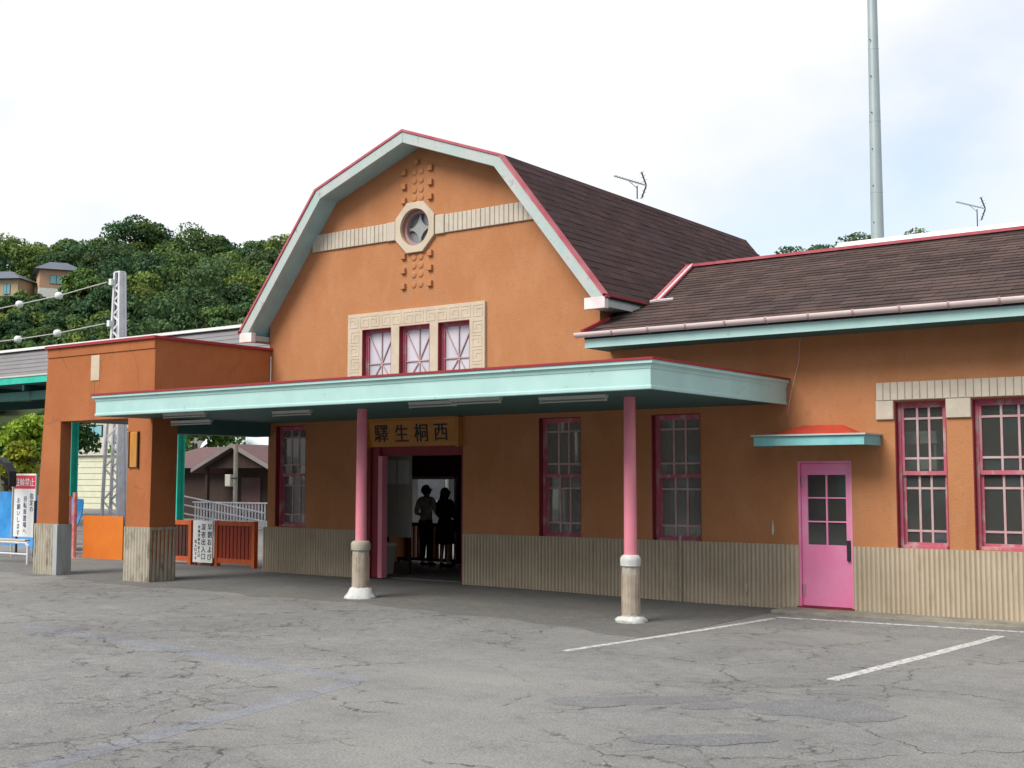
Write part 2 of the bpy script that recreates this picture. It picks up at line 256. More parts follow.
# ------------------------------------------------------------------ mesh helpers
ROOT = {}
def root_loc(p):
    while p is not None:
        if p.name in ROOT: return ROOT[p.name]
        p = p.parent
    return Vector((0, 0, 0))
def tag(o, label=None, cat=None, group=None, kind=None):
    if label: o['label'] = label
    if cat: o['category'] = cat
    if group: o['group'] = group
    if kind: o['kind'] = kind
    return o
def thing(name, loc, label, cat, group=None):
    o = bpy.data.objects.new(name, None); COL.objects.link(o); o.location = loc; o.empty_display_size = 0.2
    ROOT[o.name] = Vector(loc); return tag(o, label, cat, group)
def link_mesh(name, me, material, parent=None, origin=None):
    o = bpy.data.objects.new(name, me); COL.objects.link(o)
    if material is not None: me.materials.append(M[material] if isinstance(material, str) else material)
    if parent is not None: o.parent = parent
    elif origin is not None:
        o.location = origin; ROOT[o.name] = Vector(origin)
    return o
class MB:
    def __init__(s): s.v = []; s.f = []
    def add(s, vs, fs):
        k = len(s.v); s.v += [tuple(p) for p in vs]; s.f += [tuple(i + k for i in f) for f in fs]; return s
    def box(s, x0, x1, y0, y1, z0, z1):
        return s.add([(x0, y0, z0), (x1, y0, z0), (x1, y1, z0), (x0, y1, z0), (x0, y0, z1), (x1, y0, z1), (x1, y1, z1), (x0, y1, z1)],
              [(0, 3, 2, 1), (4, 5, 6, 7), (0, 1, 5, 4), (1, 2, 6, 5), (2, 3, 7, 6), (3, 0, 4, 7)])
    def cbox(s, x0, x1, y0, y1, z0, z1, c=0.01):      # box with chamfered front (-Y) edges
        return s.add([(x0, y1, z0), (x1, y1, z0), (x1, y1, z1), (x0, y1, z1), (x0, y0 + c, z0), (x1, y0 + c, z0), (x1, y0 + c, z1), (x0, y0 + c, z1),
               (x0 + c, y0, z0 + c), (x1 - c, y0, z0 + c), (x1 - c, y0, z1 - c), (x0 + c, y0, z1 - c)],
              [(0, 3, 2, 1)[::1], (0, 1, 5, 4), (1, 2, 6, 5), (2, 3, 7, 6), (3, 0, 4, 7), (4, 5, 9, 8), (5, 6, 10, 9), (6, 7, 11, 10), (7, 4, 8, 11), (8, 9, 10, 11)])
    def hexa(s, b, t):                                 # bottom and top quads (4 points each)
        return s.add(list(b) + list(t), [(0, 3, 2, 1), (4, 5, 6, 7), (0, 1, 5, 4), (1, 2, 6, 5), (2, 3, 7, 6), (3, 0, 4, 7)])
    def bar(s, p, q, w, h, up=(0, 0, 1)):              # rectangular bar between two points
        p, q = Vector(p), Vector(q); d = (q - p).normalized(); up = Vector(up)
        if abs(d.dot(up)) > 0.98: up = Vector((0, 1, 0))
        r = d.cross(up).normalized(); u = r.cross(d).normalized()
        c = [r * (-w / 2) - u * (h / 2), r * (w / 2) - u * (h / 2), r * (w / 2) + u * (h / 2), r * (-w / 2) + u * (h / 2)]
        return s.add([p + x for x in c] + [q + x for x in c], [(0, 1, 2, 3), (7, 6, 5, 4), (0, 4, 5, 1), (1, 5, 6, 2), (2, 6, 7, 3), (3, 7, 4, 0)])
    def tube(s, pts, r, n=8):
        pts = [Vector(p) for p in pts]; rs = r if isinstance(r, (list, tuple)) else [r] * len(pts); vs = []; fs = []
        for i, p in enumerate(pts):
            d = (pts[min(i + 1, len(pts) - 1)] - pts[max(i - 1, 0)]).normalized(); a = Vector((0, 0, 1)) if abs(d.z) < 0.9 else Vector((1, 0, 0))
            u = d.cross(a).normalized(); w = d.cross(u)
            vs += [p + (u * math.cos(2 * math.pi * k / n) + w * math.sin(2 * math.pi * k / n)) * rs[i] for k in range(n)]
        for i in range(len(pts) - 1):
            for k in range(n): fs.append((i * n + k, i * n + (k + 1) % n, (i + 1) * n + (k + 1) % n, (i + 1) * n + k))
        fs.append(tuple(range(n))); fs.append(tuple(range((len(pts) - 1) * n, len(pts) * n))[::-1]); return s.add(vs, fs)
    def lathe(s, c, prof, n=20, rot=0.0):
        cx, cy, cz = c; vs = []; fs = []
        for r, z in prof: vs += [(cx + r * math.cos(rot + 2 * math.pi * k / n), cy + r * math.sin(rot + 2 * math.pi * k / n), cz + z) for k in range(n)]
        for i in range(len(prof) - 1):
            for k in range(n): fs.append((i * n + k, i * n + (k + 1) % n, (i + 1) * n + (k + 1) % n, (i + 1) * n + k))
        fs.append(tuple(range(n))[::-1]); fs.append(tuple(range((len(prof) - 1) * n, len(prof) * n))); return s.add(vs, fs)
    def prism_y(s, loops, y0, y1):                     # 2-D loops (x,z), the first the outline, the others holes; extruded along Y
        lp = [[Vector((x, 0, z)) for x, z in l] for l in loops]; tris = tessellate_polygon([[Vector((p.x, p.z, 0)) for p in l] for l in lp]); flat = [p for l in lp for p in l]; n = len(flat)
        vs = [(p.x, y0, p.z) for p in flat] + [(p.x, y1, p.z) for p in flat]; fs = [tuple(t) for t in tris] + [tuple(i + n for i in t)[::-1] for t in tris]; k = 0
        for l in lp:
            m = len(l)
            for i in range(m): fs.append((k + i, k + (i + 1) % m, n + k + (i + 1) % m, n + k + i))
            k += m
        return s.add(vs, fs)
    def prism_x(s, loop, x0, x1):                      # loop (y,z)
        n = len(loop); tr = tessellate_polygon([[Vector((y, z, 0)) for y, z in loop]])
        fs = [tuple(t) for t in tr] + [tuple(i + n for i in t) for t in tr] + [(i, (i + 1) % n, n + (i + 1) % n, n + i) for i in range(n)]
        return s.add([(x0, y, z) for y, z in loop] + [(x1, y, z) for y, z in loop], fs)
    def prism_z(s, loop, z0, z1):                      # loop (x,y)
        n = len(loop); tr = tessellate_polygon([[Vector((x, y, 0)) for x, y in loop]])
        fs = [tuple(t) for t in tr] + [tuple(i + n for i in t) for t in tr] + [(i, (i + 1) % n, n + (i + 1) % n, n + i) for i in range(n)]
        return s.add([(x, y, z0) for x, y in loop] + [(x, y, z1) for x, y in loop], fs)
    def mesh(s, name, org=Vector((0, 0, 0)), smooth=False, fix=True):
        me = bpy.data.meshes.new(name); me.from_pydata([(a - org.x, b - org.y, c - org.z) for a, b, c in s.v], [], s.f)
        if fix:
            bm = bmesh.new(); bm.from_mesh(me); bmesh.ops.recalc_face_normals(bm, faces=bm.faces); bm.to_mesh(me); bm.free()
        if smooth:
            me.polygons.foreach_set('use_smooth', [True] * len(me.polygons))
        me.update(); return me
    def build(s, name, material, parent=None, origin=None, smooth=False, bevel=0.0, kind=None):
        org = root_loc(parent) if parent is not None else Vector(origin or (0, 0, 0))
        o = link_mesh(name, s.mesh(name, org, smooth), material, parent, tuple(org) if parent is None else None)
        if bevel:
            b = o.modifiers.new('bevel', 'BEVEL'); b.width = bevel; b.segments = 2; b.limit_method = 'ANGLE'
        if smooth:
            e = o.modifiers.new('edges', 'EDGE_SPLIT'); e.split_angle = math.radians(40)
        if kind: o['kind'] = kind
        return o
def place(name, me, loc, parent, rot=None, scale=None):   # a copy of a shared mesh at a world position
    o = bpy.data.objects.new(name, me); COL.objects.link(o); o.parent = parent; o.location = Vector(loc) - root_loc(parent)
    if rot: o.rotation_euler = rot
    if scale: o.scale = scale
    return o
def np_mesh(name, V, F, tone=None, material=None):
    me = bpy.data.meshes.new(name); k = F.shape[1]; me.vertices.add(len(V)); me.vertices.foreach_set('co', V.astype(np.float32).ravel())
    me.loops.add(F.size); me.loops.foreach_set('vertex_index', F.astype(np.int32).ravel()); me.polygons.add(len(F))
    me.polygons.foreach_set('loop_start', np.arange(0, F.size, k, dtype=np.int32)); me.polygons.foreach_set('loop_total', np.full(len(F), k, np.int32))
    if tone is not None:
        at = me.attributes.new('tone', 'FLOAT_COLOR', 'POINT'); at.data.foreach_set('color', np.column_stack([tone, np.ones(len(tone))]).astype(np.float32).ravel())
    me.update(calc_edges=True)
    if material: me.materials.append(M[material])
    return me
def text_mesh(ch, size, depth=0.004, bold=0.0):                  # flat lettering as a mesh, facing -Y, centred on the origin
    cu = bpy.data.curves.new('lettering', 'FONT'); cu.body = ch; cu.size = size; cu.align_x = 'CENTER'; cu.align_y = 'CENTER'; cu.extrude = depth; cu.offset = bold
    o = bpy.data.objects.new('lettering', cu); COL.objects.link(o); dg = bpy.context.evaluated_depsgraph_get(); dg.update()
    me = bpy.data.meshes.new_from_object(o.evaluated_get(dg)); bpy.data.objects.remove(o)
    me.transform(Matrix.Rotation(math.pi / 2, 4, 'X')); 
    xs = [v.co for v in me.vertices]
    if xs:
        c = Vector(((min(p.x for p in xs) + max(p.x for p in xs)) / 2, 0, (min(p.z for p in xs) + max(p.z for p in xs)) / 2)); me.transform(Matrix.Translation(-c))
    me.materials.clear(); return me

# ------------------------------------------------------------------ ground
def sst(a, b, x):
    t = np.clip((x - a) / (b - a), 0, 1); return t * t * (3 - 2 * t)
def gz(x, y):
    return 0.02 * sst(14.0, 16.5, y) + 0.045 * sst(-8, -13, x)
# CAMERA-INDEPENDENT grid: finer near the forecourt
def axis(lo, hi, flo, fhi, fine):
    a = np.arange(flo, fhi + 1e-6, fine); l = flo - np.geomspace(1, flo - lo, 14)[::-1]; h = fhi + np.geomspace(1, hi - fhi, 14); return np.concatenate([l, a, h])
gx = axis(-900, 900, -30, 4, 0.5); gy = axis(-900, 1200, 0, 22, 0.5)
X, Y = np.meshgrid(gx, gy); Z = gz(X, Y); nx = len(gx)
idx = np.arange(len(gx) * len(gy)).reshape(len(gy), len(gx))
F = np.stack([idx[:-1, :-1], idx[:-1, 1:], idx[1:, 1:], idx[1:, :-1]], -1).reshape(-1, 4)
tag(link_mesh('ground', np_mesh('ground', np.stack([X, Y, Z], -1).reshape(-1, 3), F, material='asphalt'), None), 'worn grey cracked asphalt of the station forecourt', kind='structure')
def sheet(name, loop, lift, material, label=None):
    # subdivide so that it follows the ground
    bm = bmesh.new(); vs = [bm.verts.new((x, y, 0)) for x, y in loop]; bm.faces.new(vs); bmesh.ops.triangulate(bm, faces=bm.faces)
    me = bpy.data.meshes.new(name)
    for v in bm.verts: v.co.z = float(gz(v.co.x, v.co.y)) + lift
    ring = [v for v in bm.verts][:len(loop)]; dn = [bm.verts.new((v.co.x, v.co.y, v.co.z - .03)) for v in ring]
    for i in range(len(ring)): bm.faces.new((ring[i], ring[(i + 1) % len(ring)], dn[(i + 1) % len(ring)], dn[i]))
    bmesh.ops.recalc_face_normals(bm, faces=bm.faces); bm.to_mesh(me); bm.free()
    o = link_mesh(name, me, material); tag(o, label, kind='structure'); return o
def stripe(p, q, w, n=14, jit=0.012):
    p, q = Vector((*p, 0)), Vector((*q, 0)); d = (q - p).normalized(); r = Vector((-d.y, d.x, 0)) * w / 2; a = []; b = []
    for i in range(n + 1):
        c = p.lerp(q, i / n); a.append((c + r * (1 + random.uniform(-jit, jit) * 10)).xy); b.append((c - r * (1 + random.uniform(-jit, jit) * 10)).xy)
    return [tuple(x) for x in a] + [tuple(x) for x in b[::-1]]
def blob(cx, cy, rx, ry, rot=0, n=36, rough=0.18):
    ph = [random.uniform(0, 6.28) for _ in range(5)]; o = []
    for k in range(n):
        a = 2 * math.pi * k / n; r = 1 + rough * sum(math.sin(a * (j + 2) + ph[j]) / (j + 1.3) for j in range(5)) + random.uniform(-.03, .03)
        x, y = rx * r * math.cos(a), ry * r * math.sin(a); o.append((cx + x * math.cos(rot) - y * math.sin(rot), cy + x * math.sin(rot) + y * math.cos(rot)))
    return o
sheet('parking_line', stripe((-7.52, 11.2), (-6.98, 15.3), 0.10), 0.005, 'line_white', 'worn white parking line running to the pink column side')
sheet('parking_line', stripe((-4.46, 11.06), (-4.07, 15.2), 0.13), 0.005, 'line_white', 'worn white parking line in front of the right windows')
sheet('parking_line', stripe((-7.0, 15.46), (-3.0, 15.8), 0.05), 0.006, 'line_white', 'thin white line along the kerb')
sheet('painted_band', stripe((-13.9, 8.8), (-7.9, 8.5), 0.26, 24, .008), 0.001, 'blue_wear', 'faded bluish band across the asphalt')
sheet('painted_band', stripe((-7.95, 8.35), (-7.2, 4.4), 0.24, 24, .008), 0.0015, 'blue_wear', 'faded bluish band running toward the viewer')
for i_, (cx, cy, rx, ry, rot) in enumerate(((-5.3, 9.15, 0.55, 0.22, 0.75), (-4.75, 9.25, 0.30, 0.16, 0.75), (-3.95, 9.6, 0.62, 0.42, 0.6), (-5.7, 8.75, 0.30, 0.24, 0.4), (-4.2, 8.0, 0.5, 0.2, 0.6))):
    sheet('asphalt_patch', blob(cx, cy, rx, ry, rot), 0.002 + .001 * i_, 'asphalt_patch', 'darker bluish repair patch in the asphalt')
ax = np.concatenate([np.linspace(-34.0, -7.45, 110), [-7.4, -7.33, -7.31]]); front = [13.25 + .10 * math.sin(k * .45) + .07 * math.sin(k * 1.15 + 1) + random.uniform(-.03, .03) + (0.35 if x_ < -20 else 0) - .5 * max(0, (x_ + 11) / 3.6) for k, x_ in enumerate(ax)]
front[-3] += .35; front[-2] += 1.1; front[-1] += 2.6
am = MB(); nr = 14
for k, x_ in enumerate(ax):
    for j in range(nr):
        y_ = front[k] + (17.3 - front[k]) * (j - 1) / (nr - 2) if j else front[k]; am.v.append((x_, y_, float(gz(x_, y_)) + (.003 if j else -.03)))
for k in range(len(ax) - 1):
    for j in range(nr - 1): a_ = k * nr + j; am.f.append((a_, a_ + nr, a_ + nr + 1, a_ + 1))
tag(am.build('shaded_apron', 'asphalt_shaded'), 'darker smoother asphalt strip along the station front, partly painted canopy shade', kind='structure')  # sheet paints part of the canopy's shade onto the smoother asphalt
MB().box(-7.3, -1.0, 15.93, 16.6, -0.05, 0.055).build('kerb_strip', 'kerb_concrete', bevel=0.012, kind='structure')

# ------------------------------------------------------------------ station building
WY = 16.5                                             # face of the front wall
ST = thing('station_building', (-12.0, WY, 0), 'orange stucco railway station with brown gambrel roof and mint canopy', 'station building')
OUT = [(-18.42, 4.66), (-16.36, 7.22), (-14.2, 8.0), (-12.04, 7.22), (-9.98, 4.66)]
def offset(poly, t):
    P = [Vector(p) for p in poly]; o = []
    nr = []
    for a, b in zip(P[:-1], P[1:]):
        d = (b - a).normalized(); nr.append(Vector((d.y, -d.x)))      # pointing down/inward
    for i, p in enumerate(P):
        if i == 0: q = p + nr[0] * t
        elif i == len(P) - 1: q = p + nr[-1] * t
        else:
            m = (nr[i - 1] + nr[i]).normalized(); q = p + m * (t / m.dot(nr[i]))
        o.append((q.x, q.y))
    return o
OUT = offset(OUT, 0.055); INN = offset(OUT, 0.165); MID = offset(OUT, 0.09)
def rect(x0, x1, z0, z1): return [(x0, z0), (x1, z0), (x1, z1), (x0, z1)]
WIN = {'L': (-17.79, -16.97, 0.94, 2.86), 'M': (-11.59, -10.77, 0.91, 2.84), 'R': (-9.48, -8.64, 0.91, 2.83), 'A': (-5.71, -5.02, 0.92, 2.89), 'B': (-4.69, -3.80, 0.93, 2.89), 'C': (-3.45, -2.75, 0.93, 2.89)}
DOOR = (-7.12, -6.33, 0.06, 2.10); ENT = (-15.40, -13.17, 0.02, 2.42); TRI = [(-15.5, -14.79), (-14.6, -13.89), (-13.7, -13.0)]
circ = lambda cx, cz, r, n=28: [(cx + r * math.cos(2 * math.pi * k / n), cz + r * math.sin(2 * math.pi * k / n)) for k in range(n)]
outline = [(-18.0, -0.1), (ENT[0], -0.1), (ENT[0], ENT[3]), (ENT[1], ENT[3]), (ENT[1], -0.1), (DOOR[0], -0.1), (DOOR[0], DOOR[3]), (DOOR[1], DOOR[3]), (DOOR[1], -0.1), (-1.0, -0.1), (-1.0, 4.15), (-10.4, 4.15), (-10.4, 4.9)]
outline += [(x, z) for x, z in MID[1:4]][::-1] + [(-18.0, 4.9)]
holes = [rect(a, b, c, d) for a, b, c, d in WIN.values()] + [rect(a, b, 3.55, 4.565) for a, b in TRI] + [circ(-14.25, 6.32, 0.33)]
wall = MB().prism_y([outline] + holes, WY, WY + 0.28).build('front_wall', 'stucco', ST)
# other walls and the rooms behind the openings
w = MB(); w.box(-18.0, -17.75, WY + 0.283, 20.3, -0.1, 5.1); w.box(-18.0, -17.75, 20.3, 25.2, 2.75, 5.1); w.box(-10.65, -10.4, WY + 0.283, 25.2, 2.95, 5.1); w.prism_y([[(-17.75, 2.75), (-10.65, 2.75), (-10.65, 4.7), (-12.3, 6.9), (-16.1, 6.9), (-17.75, 4.7)]], 25.0, 25.2)
for y in (22.6, 25.0): w.box(-18.0, -17.75, y, y + 0.2, -0.1, 2.75)
w.build('side_wall', 'stucco', ST)
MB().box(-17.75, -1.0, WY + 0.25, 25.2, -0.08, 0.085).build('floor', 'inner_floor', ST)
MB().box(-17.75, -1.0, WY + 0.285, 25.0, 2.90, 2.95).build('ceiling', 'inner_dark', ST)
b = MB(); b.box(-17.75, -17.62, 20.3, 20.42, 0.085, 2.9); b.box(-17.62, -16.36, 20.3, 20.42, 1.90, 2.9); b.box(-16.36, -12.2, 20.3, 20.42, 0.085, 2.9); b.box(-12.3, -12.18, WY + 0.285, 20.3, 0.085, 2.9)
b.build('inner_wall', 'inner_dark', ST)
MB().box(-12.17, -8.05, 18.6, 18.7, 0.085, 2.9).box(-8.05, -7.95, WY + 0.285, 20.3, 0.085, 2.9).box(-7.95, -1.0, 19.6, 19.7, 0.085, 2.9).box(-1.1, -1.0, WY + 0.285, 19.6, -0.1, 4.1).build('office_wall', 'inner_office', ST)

def ribbed(x0, x1, z0, z1, y, pitch=0.066, depth=0.030, back=0.0):
    m = MB(); n = max(2, round((x1 - x0) / pitch)); p = (x1 - x0) / n
    prof = []
    for i in range(n):
        g = random.uniform(-0.003, 0.003)
        for a, d in ((0.0, -0.010), (0.16, 0.45), (0.30, 0.9), (0.5, 1.0), (0.70, 0.9), (0.84, 0.45)): prof.append((x0 + (i + a) * p, y - (d * depth + g if d > 0.3 else 0.002)))
    prof.append((x1, y - 0.002)); loop = prof + [(x1, y + 0.02 + back), (x0, y + 0.02 + back)]
    vs = [(a, b_, z0) for a, b_ in loop] + [(a, b_, z1) for a, b_ in loop]; k = len(loop)
    m.add(vs, [(i, (i + 1) % k, k + (i + 1) % k, k + i) for i in range(k)])
    for i in range(len(prof) - 1):    # caps
        for o_ in (0, k):
            m.add([vs[o_ + i], vs[o_ + i + 1], (vs[o_ + i + 1][0], y + 0.01, vs[o_][2]), (vs[o_ + i][0], y + 0.01, vs[o_][2])], [(0, 1, 2, 3)])
    return m
for a, c_ in ((-18.10, ENT[0]), (ENT[1], DOOR[0] - 0.001), (DOOR[1] + 0.001, -1.0)):
    ribbed(a, c_, -0.05, 0.925, WY, back=-0.015).build('dado', 'dado_tile', ST, kind='stuff')

MB().cbox(-3.86, -3.62, WY - .036, WY + .01, .09, .90, .006).build('repair_panel', 'painted_corner', wall)
# frieze band, octagon frame and relief blocks on the gable
def brick_mesh(w_, h_, d_, material): 
    me = MB().cbox(-w_ / 2, w_ / 2, -d_, 0.0, -h_ / 2, h_ / 2, 0.008).mesh('brick'); me.materials.append(M[material]); return me
def mortar_bed(x0, x1, z0, z1): MB().box(x0, x1, WY - 0.012, WY + 0.01, z0, z1).build('mortar_bed', 'mortar', wall)
bz = 6.305
mortar_bed(-16.78, -14.66, bz - 0.165, bz + 0.165); mortar_bed(-13.84, -11.55, bz - 0.165, bz + 0.165)
bm_ = brick_mesh(0.092, 0.325, 0.035, 'stone_brick'); bw = brick_mesh(0.20, 0.34, 0.05, 'stone_brick')
def inside(x, z): # below the soffit
    for (xa, za), (xb, zb) in zip(INN[:-1], INN[1:]):
        if xa <= x <= xb: return z < za + (zb - za) * (x - xa) / (xb - xa)
    return False
place('brick', bw, (-14.82, WY, bz), wall); place('brick', bw, (-13.68, WY, bz), wall)
x = -14.975
while inside(x + 0.06, bz): place('brick', bm_, (x, WY - random.uniform(0, .006), bz), wall); x -= 0.1
x = -13.525
while inside(x - 0.06, bz): place('brick', bm_, (x, WY - random.uniform(0, .006), bz), wall); x += 0.1
oc = lambda r, rz: [(-14.25 + r * math.cos(math.pi / 8 + k * math.pi / 4), 6.32 + rz * math.sin(math.pi / 8 + k * math.pi / 4)) for k in range(8)]
MB().prism_y([oc(0.49, 0.49), circ(-14.25, 6.32, 0.335)], WY - 0.06, WY + 0.02).build('octagon_frame', 'stone', wall, bevel=0.006)
rw = MB().prism_y([circ(-14.25, 6.32, 0.33), circ(-14.25, 6.32, 0.275)], WY + 0.05, WY + 0.16).build('round_window', 'rose_grey', ST)
MB().prism_y([circ(-14.25, 6.32, 0.274)], WY + 0.15, WY + 0.156).build('pane', 'grey_pane', rw)
star = []
for q in range(4):       # four-pointed star between circle arcs
    cx, cz = -14.25 + 0.27 * math.cos(math.pi / 4 + q * math.pi / 2) * 1.35, 6.32 + 0.27 * math.sin(math.pi / 4 + q * math.pi / 2) * 1.35
    for k in range(9):
        a = math.pi / 4 + q * math.pi / 2 + math.pi + (k - 4) * 0.17; star.append((q * math.pi / 2 + 0, cx + 0.25 * math.cos(a), cz + 0.25 * math.sin(a)))
pts = sorted([(math.atan2(z - 6.32, x_ + 14.25), x_, z) for _, x_, z in star]); starloop = [(x_, z) for _, x_, z in pts]
MB().prism_y([starloop], WY + 0.10, WY + 0.13).build('star_tracery', 'star_grey', rw)
for q in range(4):
    a0 = math.pi / 4 + q * math.pi / 2; cx, cz = -14.25 + 0.30 * math.cos(a0), 6.32 + 0.30 * math.sin(a0)
    arc = [(cx + 0.20 * math.cos(a0 + math.pi + t), WY + 0.115, cz + 0.20 * math.sin(a0 + math.pi + t)) for t in np.linspace(-1.1, 1.1, 9)]
    MB().tube(arc, 0.013, 6).build('tracery_bar', 'rose_grey', rw)
cube = MB().cbox(-0.05, 0.05, -0.055, 0.0, -0.05, 0.05, 0.006).mesh('relief_block'); cube.materials.append(M['stucco'])
disc = MB().lathe((0, 0, 0), [(0.062, 0), (0.058, 0.012), (0.042, 0.02), (0.0, 0.022)], 12).mesh('relief_disc'); disc.transform(Matrix.Rotation(math.pi / 2, 4, 'X')); disc.materials.append(M['stucco'])
for z in (7.35, 7.09, 6.83, 5.82, 5.56, 5.28):
    place('relief_block', cube, (-13.91, WY + 0.002, z), wall)
    place('relief_block', cube, (-14.53, WY + 0.002, z), wall)
for z in (7.33, 7.17, 7.0, 6.85, 5.78, 5.63, 5.47, 5.29):
    for x in (-14.30, -14.14): place('relief_disc', disc, (x, WY + 0.002, z), wall)
place('relief_block', cube, (-14.22, WY + 0.002, 7.50), wall, scale=(.8, 1, .8))

# triple window with carved surround
sz0, sz1, sx0, sx1 = 3.5, 4.865, -15.86, -12.67
MB().prism_y([rect(sx0, sx1, sz0, sz1)] + [rect(a, b_, 3.55, 4.565) for a, b_ in TRI], WY - 0.05, WY + 0.01).build('window_surround', 'stone', wall, bevel=0.006)
def key_tile(s, flip=False):      # raised square-spiral relief
    m = MB(); t = 0.022; d = 0.005; h = s / 2
    segs = [(-h, h, h - t, h), (h - t, h, -h, h - t), (-h, h - t, -h, -h + t), (-h, -h + t, -h + t, h * 0.45), (-h + t, h * 0.35, h * 0.45 - t, h * 0.45), (h * .35 - t, h * .35, -h * 0.35, h * 0.45 - t)]
    for a, b_, c_, d_ in segs: m.box(a if not flip else -b_, b_ if not flip else -a, -d, 0.004, c_, d_)
    me = m.mesh('carved_tile'); me.materials.append(M['stone']); return me
kt, kf = key_tile(0.215), key_tile(0.215, True); n = 12
for i in range(n): place('carved_tile', kf if i % 2 else kt, (sx0 + 0.15 + i * (sx1 - sx0 - 0.30) / (n - 1), WY - 0.05, 4.715), wall)
for i in range(5):
    for x in (sx0 + 0.18, sx1 - 0.165): place('carved_tile', kt if i % 2 else kf, (x, WY - 0.05, 4.44 - i * 0.245), wall)
for a, b_ in TRI:
    z0, z1 = 3.55, 4.565; f = MB(); fy = WY + 0.045; t = .03
    f.box(a, b_, fy, fy + 0.09, z1 - 0.035, z1); f.box(a, b_, fy, fy + 0.09, z0, z0 + 0.04); f.box(a, a + t, fy, fy + 0.09, z0 + 0.04, z1 - 0.035); f.box(b_ - t, b_, fy, fy + 0.09, z0 + 0.04, z1 - 0.035)
    f.box(a + t, a + t + .03, fy + 0.025, fy + 0.07, z0 + 0.04, z1 - 0.035); f.box(b_ - t - .03, b_ - t, fy + 0.025, fy + 0.07, z0 + 0.04, z1 - 0.035); f.box(a + t + .03, b_ - t - .03, fy + 0.025, fy + 0.07, z1 - 0.065, z1 - 0.035)
    wf = f.build('window', 'window_pink', ST)
    MB().box(a + .001, a + .010, WY - .045, fy - .001, z0, z1 - .011).box(b_ - .010, b_ - .001, WY - .045, fy - .001, z0, z1 - .011).box(a + .001, b_ - .001, WY - .045, fy - .001, z1 - .010, z1 - .001).build('reveal', 'dark_red', wf)
    cx = (a + b_) / 2 + 0.01; cz = 3.94; y = fy + 0.042
    ends = [(cx, z1 - 0.066), (a + 0.061, cz), (b_ - 0.061, cz), (a + 0.062, z1 - 0.10), (b_ - 0.062, z1 - 0.10), (a + 0.10, z0 + 0.042), (b_ - 0.10, z0 + 0.042), (cx, z0 + 0.042)]
    for k, (ex, ez) in enumerate(ends): MB().bar((cx, y + .001 * k, cz), (ex, y + .001 * k, ez), 0.018, 0.016, up=(0, 1, 0)).build('glazing_bar', 'muntin_pink', wf)
    MB().box(a + 0.05, b_ - 0.05, fy + 0.06, fy + 0.065, z0 + 0.04, z1 - 0.06).build('pane', 'frosted_pane', wf)

# sash windows
def sash_window(a, b_, z0, z1, pane_mat='window_glass', curtain=None):
    fy = WY + 0.10; f = MB(); zm = z0 + (z1 - z0) * 0.505
    f.box(a, a + 0.05, fy, fy + 0.12, z0, z1); f.box(b_ - 0.05, b_, fy, fy + 0.12, z0, z1); f.box(a + 0.05, b_ - 0.05, fy, fy + 0.12, z1 - 0.05, z1); f.box(a + 0.05, b_ - 0.05, fy - 0.03, fy + 0.12, z0, z0 + 0.045)
    wf = f.build('window', 'window_pink', ST, bevel=0.004)
    MB().box(a + .001, a + .012, WY + .004, fy - .001, z0, z1).box(b_ - .012, b_ - .001, WY + .004, fy - .001, z0, z1).box(a + .012, b_ - .012, WY + .004, fy - .001, z1 - .012, z1 - .001).build('reveal', 'dark_red', wf)
    xa, xb = a + 0.05, b_ - 0.05
    for k, (lo, hi, yy, rows) in enumerate(((zm - 0.015, z1 - 0.05, fy + 0.02, (0.17, 0.80)), (z0 + 0.045, zm + 0.025, fy + 0.062, (0.20, 0.83)))):
        s = MB(); t = 0.035; d = 0.038
        lo_t = 0.055 if k == 0 else t
        s.box(xa, xa + t, yy, yy + d, lo, hi); s.box(xb - t, xb, yy, yy + d, lo, hi); s.box(xa + t, xb - t, yy, yy + d, hi - t, hi); s.box(xa + t, xb - t, yy, yy + d, lo, lo + lo_t)
        s.build('sash', 'window_pink', wf)
        ix0, ix1, iz0, iz1 = xa + t, xb - t, lo + lo_t, hi - t
        vx = [ix0 + (ix1 - ix0) * q for q in (0.345, 0.65)]; vz = [iz0 + (iz1 - iz0) * (1 - q) for q in rows]
        g = MB(); h = 0.0145
        for vx_ in vx: g.box(vx_ - h, vx_ + h, yy + 0.004, yy + 0.030, iz0, iz1)
        cuts = [ix0] + vx + [ix1]
        for vz_ in vz:
            for i in range(3): g.box(cuts[i] + (h if i else 0), cuts[i + 1] - (h if i < 2 else 0), yy + 0.006, yy + 0.028, vz_ - h, vz_ + h)
        g.build('glazing_bars', 'muntin_pink', wf)
        zz = [iz0] + vz[::-1] + [iz1]
        for i in range(3):
            for j in range(3):
                tl = random.uniform(-.004, .004); tx = random.uniform(-.003, .003)
                p = MB(); y = yy + 0.019; x0_, x1_, q0, q1 = cuts[i], cuts[i + 1], zz[j], zz[j + 1]
                p.hexa([(x0_, y - tx - tl, q0), (x1_, y + tx - tl, q0), (x1_, y + tx - tl + .003, q0), (x0_, y - tx - tl + .003, q0)], [(x0_, y - tx + tl, q1), (x1_, y + tx + tl, q1), (x1_, y + tx + tl + .003, q1), (x0_, y - tx + tl + .003, q1)])
                p.build('pane', pane_mat, wf)
    if curtain:
        c0, c1, m_ = curtain; n_ = 40; vs = []; fs = []
        for i in range(n_ + 1):
            x_ = a + 0.02 + (b_ - a - 0.04) * (c0 + (c1 - c0) * i / n_); y_ = WY + 0.25 + 0.012 * math.sin(i * 1.35) + 0.006 * math.sin(i * 3.1)
            vs += [(x_, y_, z0 + 0.05), (x_, y_, z1)]
            if i: fs.append((2 * i - 2, 2 * i, 2 * i + 1, 2 * i - 1))
        MB().add(vs, fs).build('curtain', m_, wf)
    return wf
